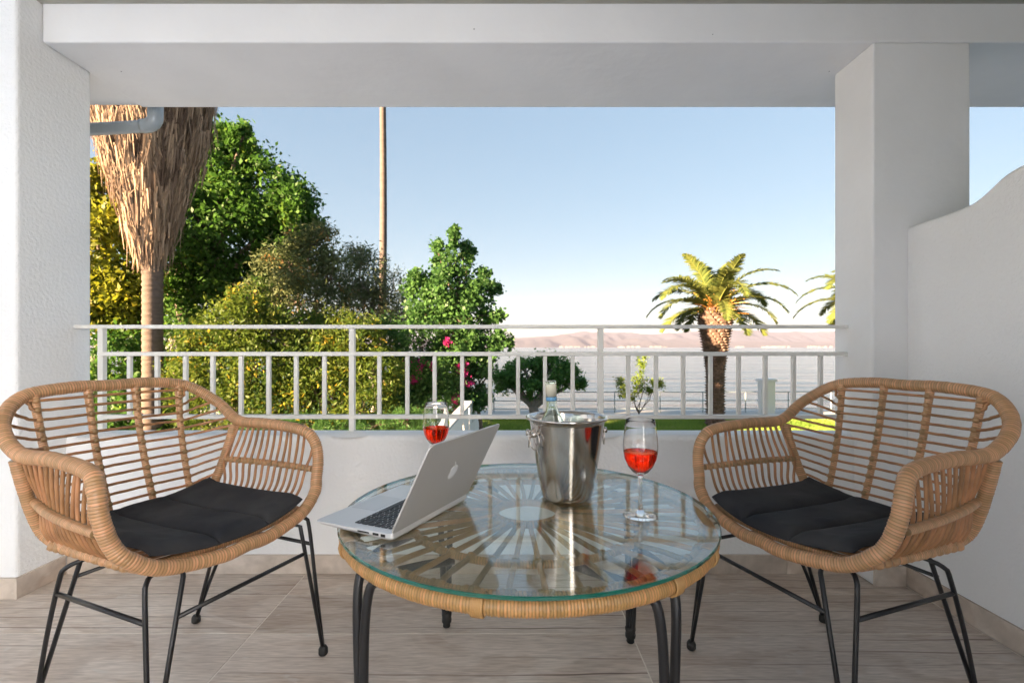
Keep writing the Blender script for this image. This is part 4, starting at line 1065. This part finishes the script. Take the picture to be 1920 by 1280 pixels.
# ---- quay pipe railing
M_pipe = mat('galvanised_pipe', (.30, .36, .38), .5)
qr = thing('quay_railing', 'thin grey pipe railing along the waterfront', 'railing', (0, 18.3, GZ+.06))
for z in (.76, .44, .14):
    b = MB(); b.tube(np.array([(-1.2, 0, z), (13, 0, z+.02)]), .018, 8); b.obj('rail_pipe', M_pipe, qr, smooth=True)
for x in (-.62, .9, 2.4, 3.9, 5.6, 7.2, 8.8, 10.4, 12):
    b = MB(); b.tube(np.array([(x, 0, 0), (x, 0, .76)]), .02, 8); b.obj('rail_post', M_pipe, qr, smooth=True)
# gate pillar and little gate
M_gw = mat('white_gate_paint', (.75, .76, .77), .6)
gp = thing('gate_pillar', 'slim white gate pillar with a cap on the waterfront', 'pillar', ((1437-957)/917*17.9, 17.9, GZ+.06))
b = MB(); b.box(-.22, .22, -.2, .2, 0, 1.20); b.obj('shaft', M_gw, gp, bevel=.01)
b = MB(); b.box(-.29, .29, -.27, .27, 1.20, 1.235); b.box(-.26, .26, -.24, .24, 1.235, 1.29); b.obj('cap', M_gw, gp, bevel=.008)
gg = thing('gate', 'small white slatted gate next to the gate pillar', 'gate', ((1419-957)/917*17.9, 17.9, GZ+.06))
for k in range(6):
    b = MB(); b.box(-.10+.036*k, -.082+.036*k, -.5+.1*k, -.47+.1*k, .05, .98); b.obj('slat', M_gw, gg)
for z in (.15, .85):
    b = MB(); b.add([(-.10, -.5, z), (-.08, -.5, z), (.12, 0.02, z), (.10, .02, z), (-.10, -.5, z+.04), (-.08, -.5, z+.04), (.12, .02, z+.04), (.10, .02, z+.04)], [(3, 2, 1, 0), (4, 5, 6, 7), (0, 1, 5, 4), (1, 2, 6, 5), (2, 3, 7, 6), (3, 0, 4, 7)]); b.obj('gate_rail', M_gw, gg)

# ---- white stair parapet going down to the garden
sw = thing('stair_wall', 'white garden stair wall with grey coping and triangular openings', 'wall', (0, 0, 0))
M_cop = mat('grey_coping', (.38, .42, .48), .7)
def wallseg(p0, p1, z0, z1, h, openings):
    """wall between plan points with top heights z0,z1; openings as fractions"""
    p0 = Vector(p0); p1 = Vector(p1); d = (p1-p0); Ln = d.length; d.normalize(); nrm = Vector((-d.y, d.x)); b = MB(); cuts = [0]
    for o_ in openings: cuts += [o_[0], o_[1]]
    cuts.append(1)
    def T(f): return z0+(z1-z0)*f
    def quadbox(f0, f1, zb0, zb1, zt0, zt1):
        V = []
        for f, zb, zt in ((f0, zb0, zt0), (f1, zb1, zt1)):
            q = p0+d*Ln*f
            for s_ in (-.06, .06): V += [(q.x+nrm.x*s_, q.y+nrm.y*s_, zb), (q.x+nrm.x*s_, q.y+nrm.y*s_, zt)]
        b.add(V, [(0, 1, 3, 2), (4, 6, 7, 5), (0, 4, 5, 1), (2, 3, 7, 6), (0, 2, 6, 4), (1, 5, 7, 3)])
    for i in range(0, len(cuts)-1, 2): quadbox(cuts[i], cuts[i+1], GZ, GZ, T(cuts[i]), T(cuts[i+1]))
    for o_ in openings:
        fm = (o_[0]+o_[1])/2
        quadbox(o_[0], fm, T(o_[0])-h*.75, T(fm)-h*.30, T(o_[0]), T(fm)); quadbox(fm, o_[1], T(fm)-h*.30, T(o_[1])-h*.75, T(fm), T(o_[1]))
        quadbox(o_[0], o_[1], GZ, GZ, T(fm)-h*.85, T(fm)-h*.85)
    b.obj('wall_body', M_gw, sw)
    b = MB(); V = []
    for f in (0, 1):
        q = p0+d*Ln*f
        for s_ in (-.09, .09): V += [(q.x+nrm.x*s_, q.y+nrm.y*s_, T(f)+.002), (q.x+nrm.x*s_, q.y+nrm.y*s_, T(f)+.045)]
    b.add(V, [(0, 1, 3, 2), (4, 6, 7, 5), (0, 4, 5, 1), (2, 3, 7, 6), (0, 2, 6, 4), (1, 5, 7, 3)]); b.obj('coping', M_cop, sw)
a_ = at(815, 825, 7.2); b_ = at(873, 762, 9.6); c_ = at(897, 746, 12.6)
wallseg((a_.x, a_.y), (b_.x, b_.y), a_.z, b_.z, .45, [(.45, .56), (.72, .82)])
wallseg((b_.x+.01, b_.y+.1), (c_.x, c_.y), b_.z+.05, c_.z, .5, [(.15, .27), (.42, .54), (.68, .8)])

# unseen masses added to block the sun and bounce light onto the terrace
nb = thing('sun_blocker', 'added unseen block left of the terrace, keeping the sun off it', 'light helper', (-7, -3.5, GZ))  # added mass, keeps direct sun off the terrace
b = MB(); b.box(-1.2, .5, -3.25, 3.25, 0, 6.4); b.obj('helper_walls', M_smooth, nb)
b = MB(); b.box(-1.4, .7, -3.4, 3.4, 6.405, 6.5); b.obj('blocker_top', M_ceil, nb)
hw = thing('bounce_wall', 'added unseen pale blue wall behind the terrace, bouncing sunlight into it', 'light helper', (.95, -6.6, GZ))  # added sunlit wall, throws light back onto the terrace
b = MB(); b.box(0, .4, -5.4, 5.45, 0, 8.0); b.obj('helper_walls', M_blue, hw)
b = MB(); b.box(-14, 6, -14, -.92, GZ, -.02); struct('bounce_floor', b, M_bncfloor)  # added pale floor out of view, reflects sunlight inside
b = MB(); b.box(.85, 3.3, -1.12, -.93, 0, CEI+.5); tag(b.obj('shade_wall', mat('shade_wall_grey', (.40, .40, .41), .6)), 'added unseen grey wall behind the viewer, shading the right side', 'wall')  # added out of view to darken the terrace towards the right
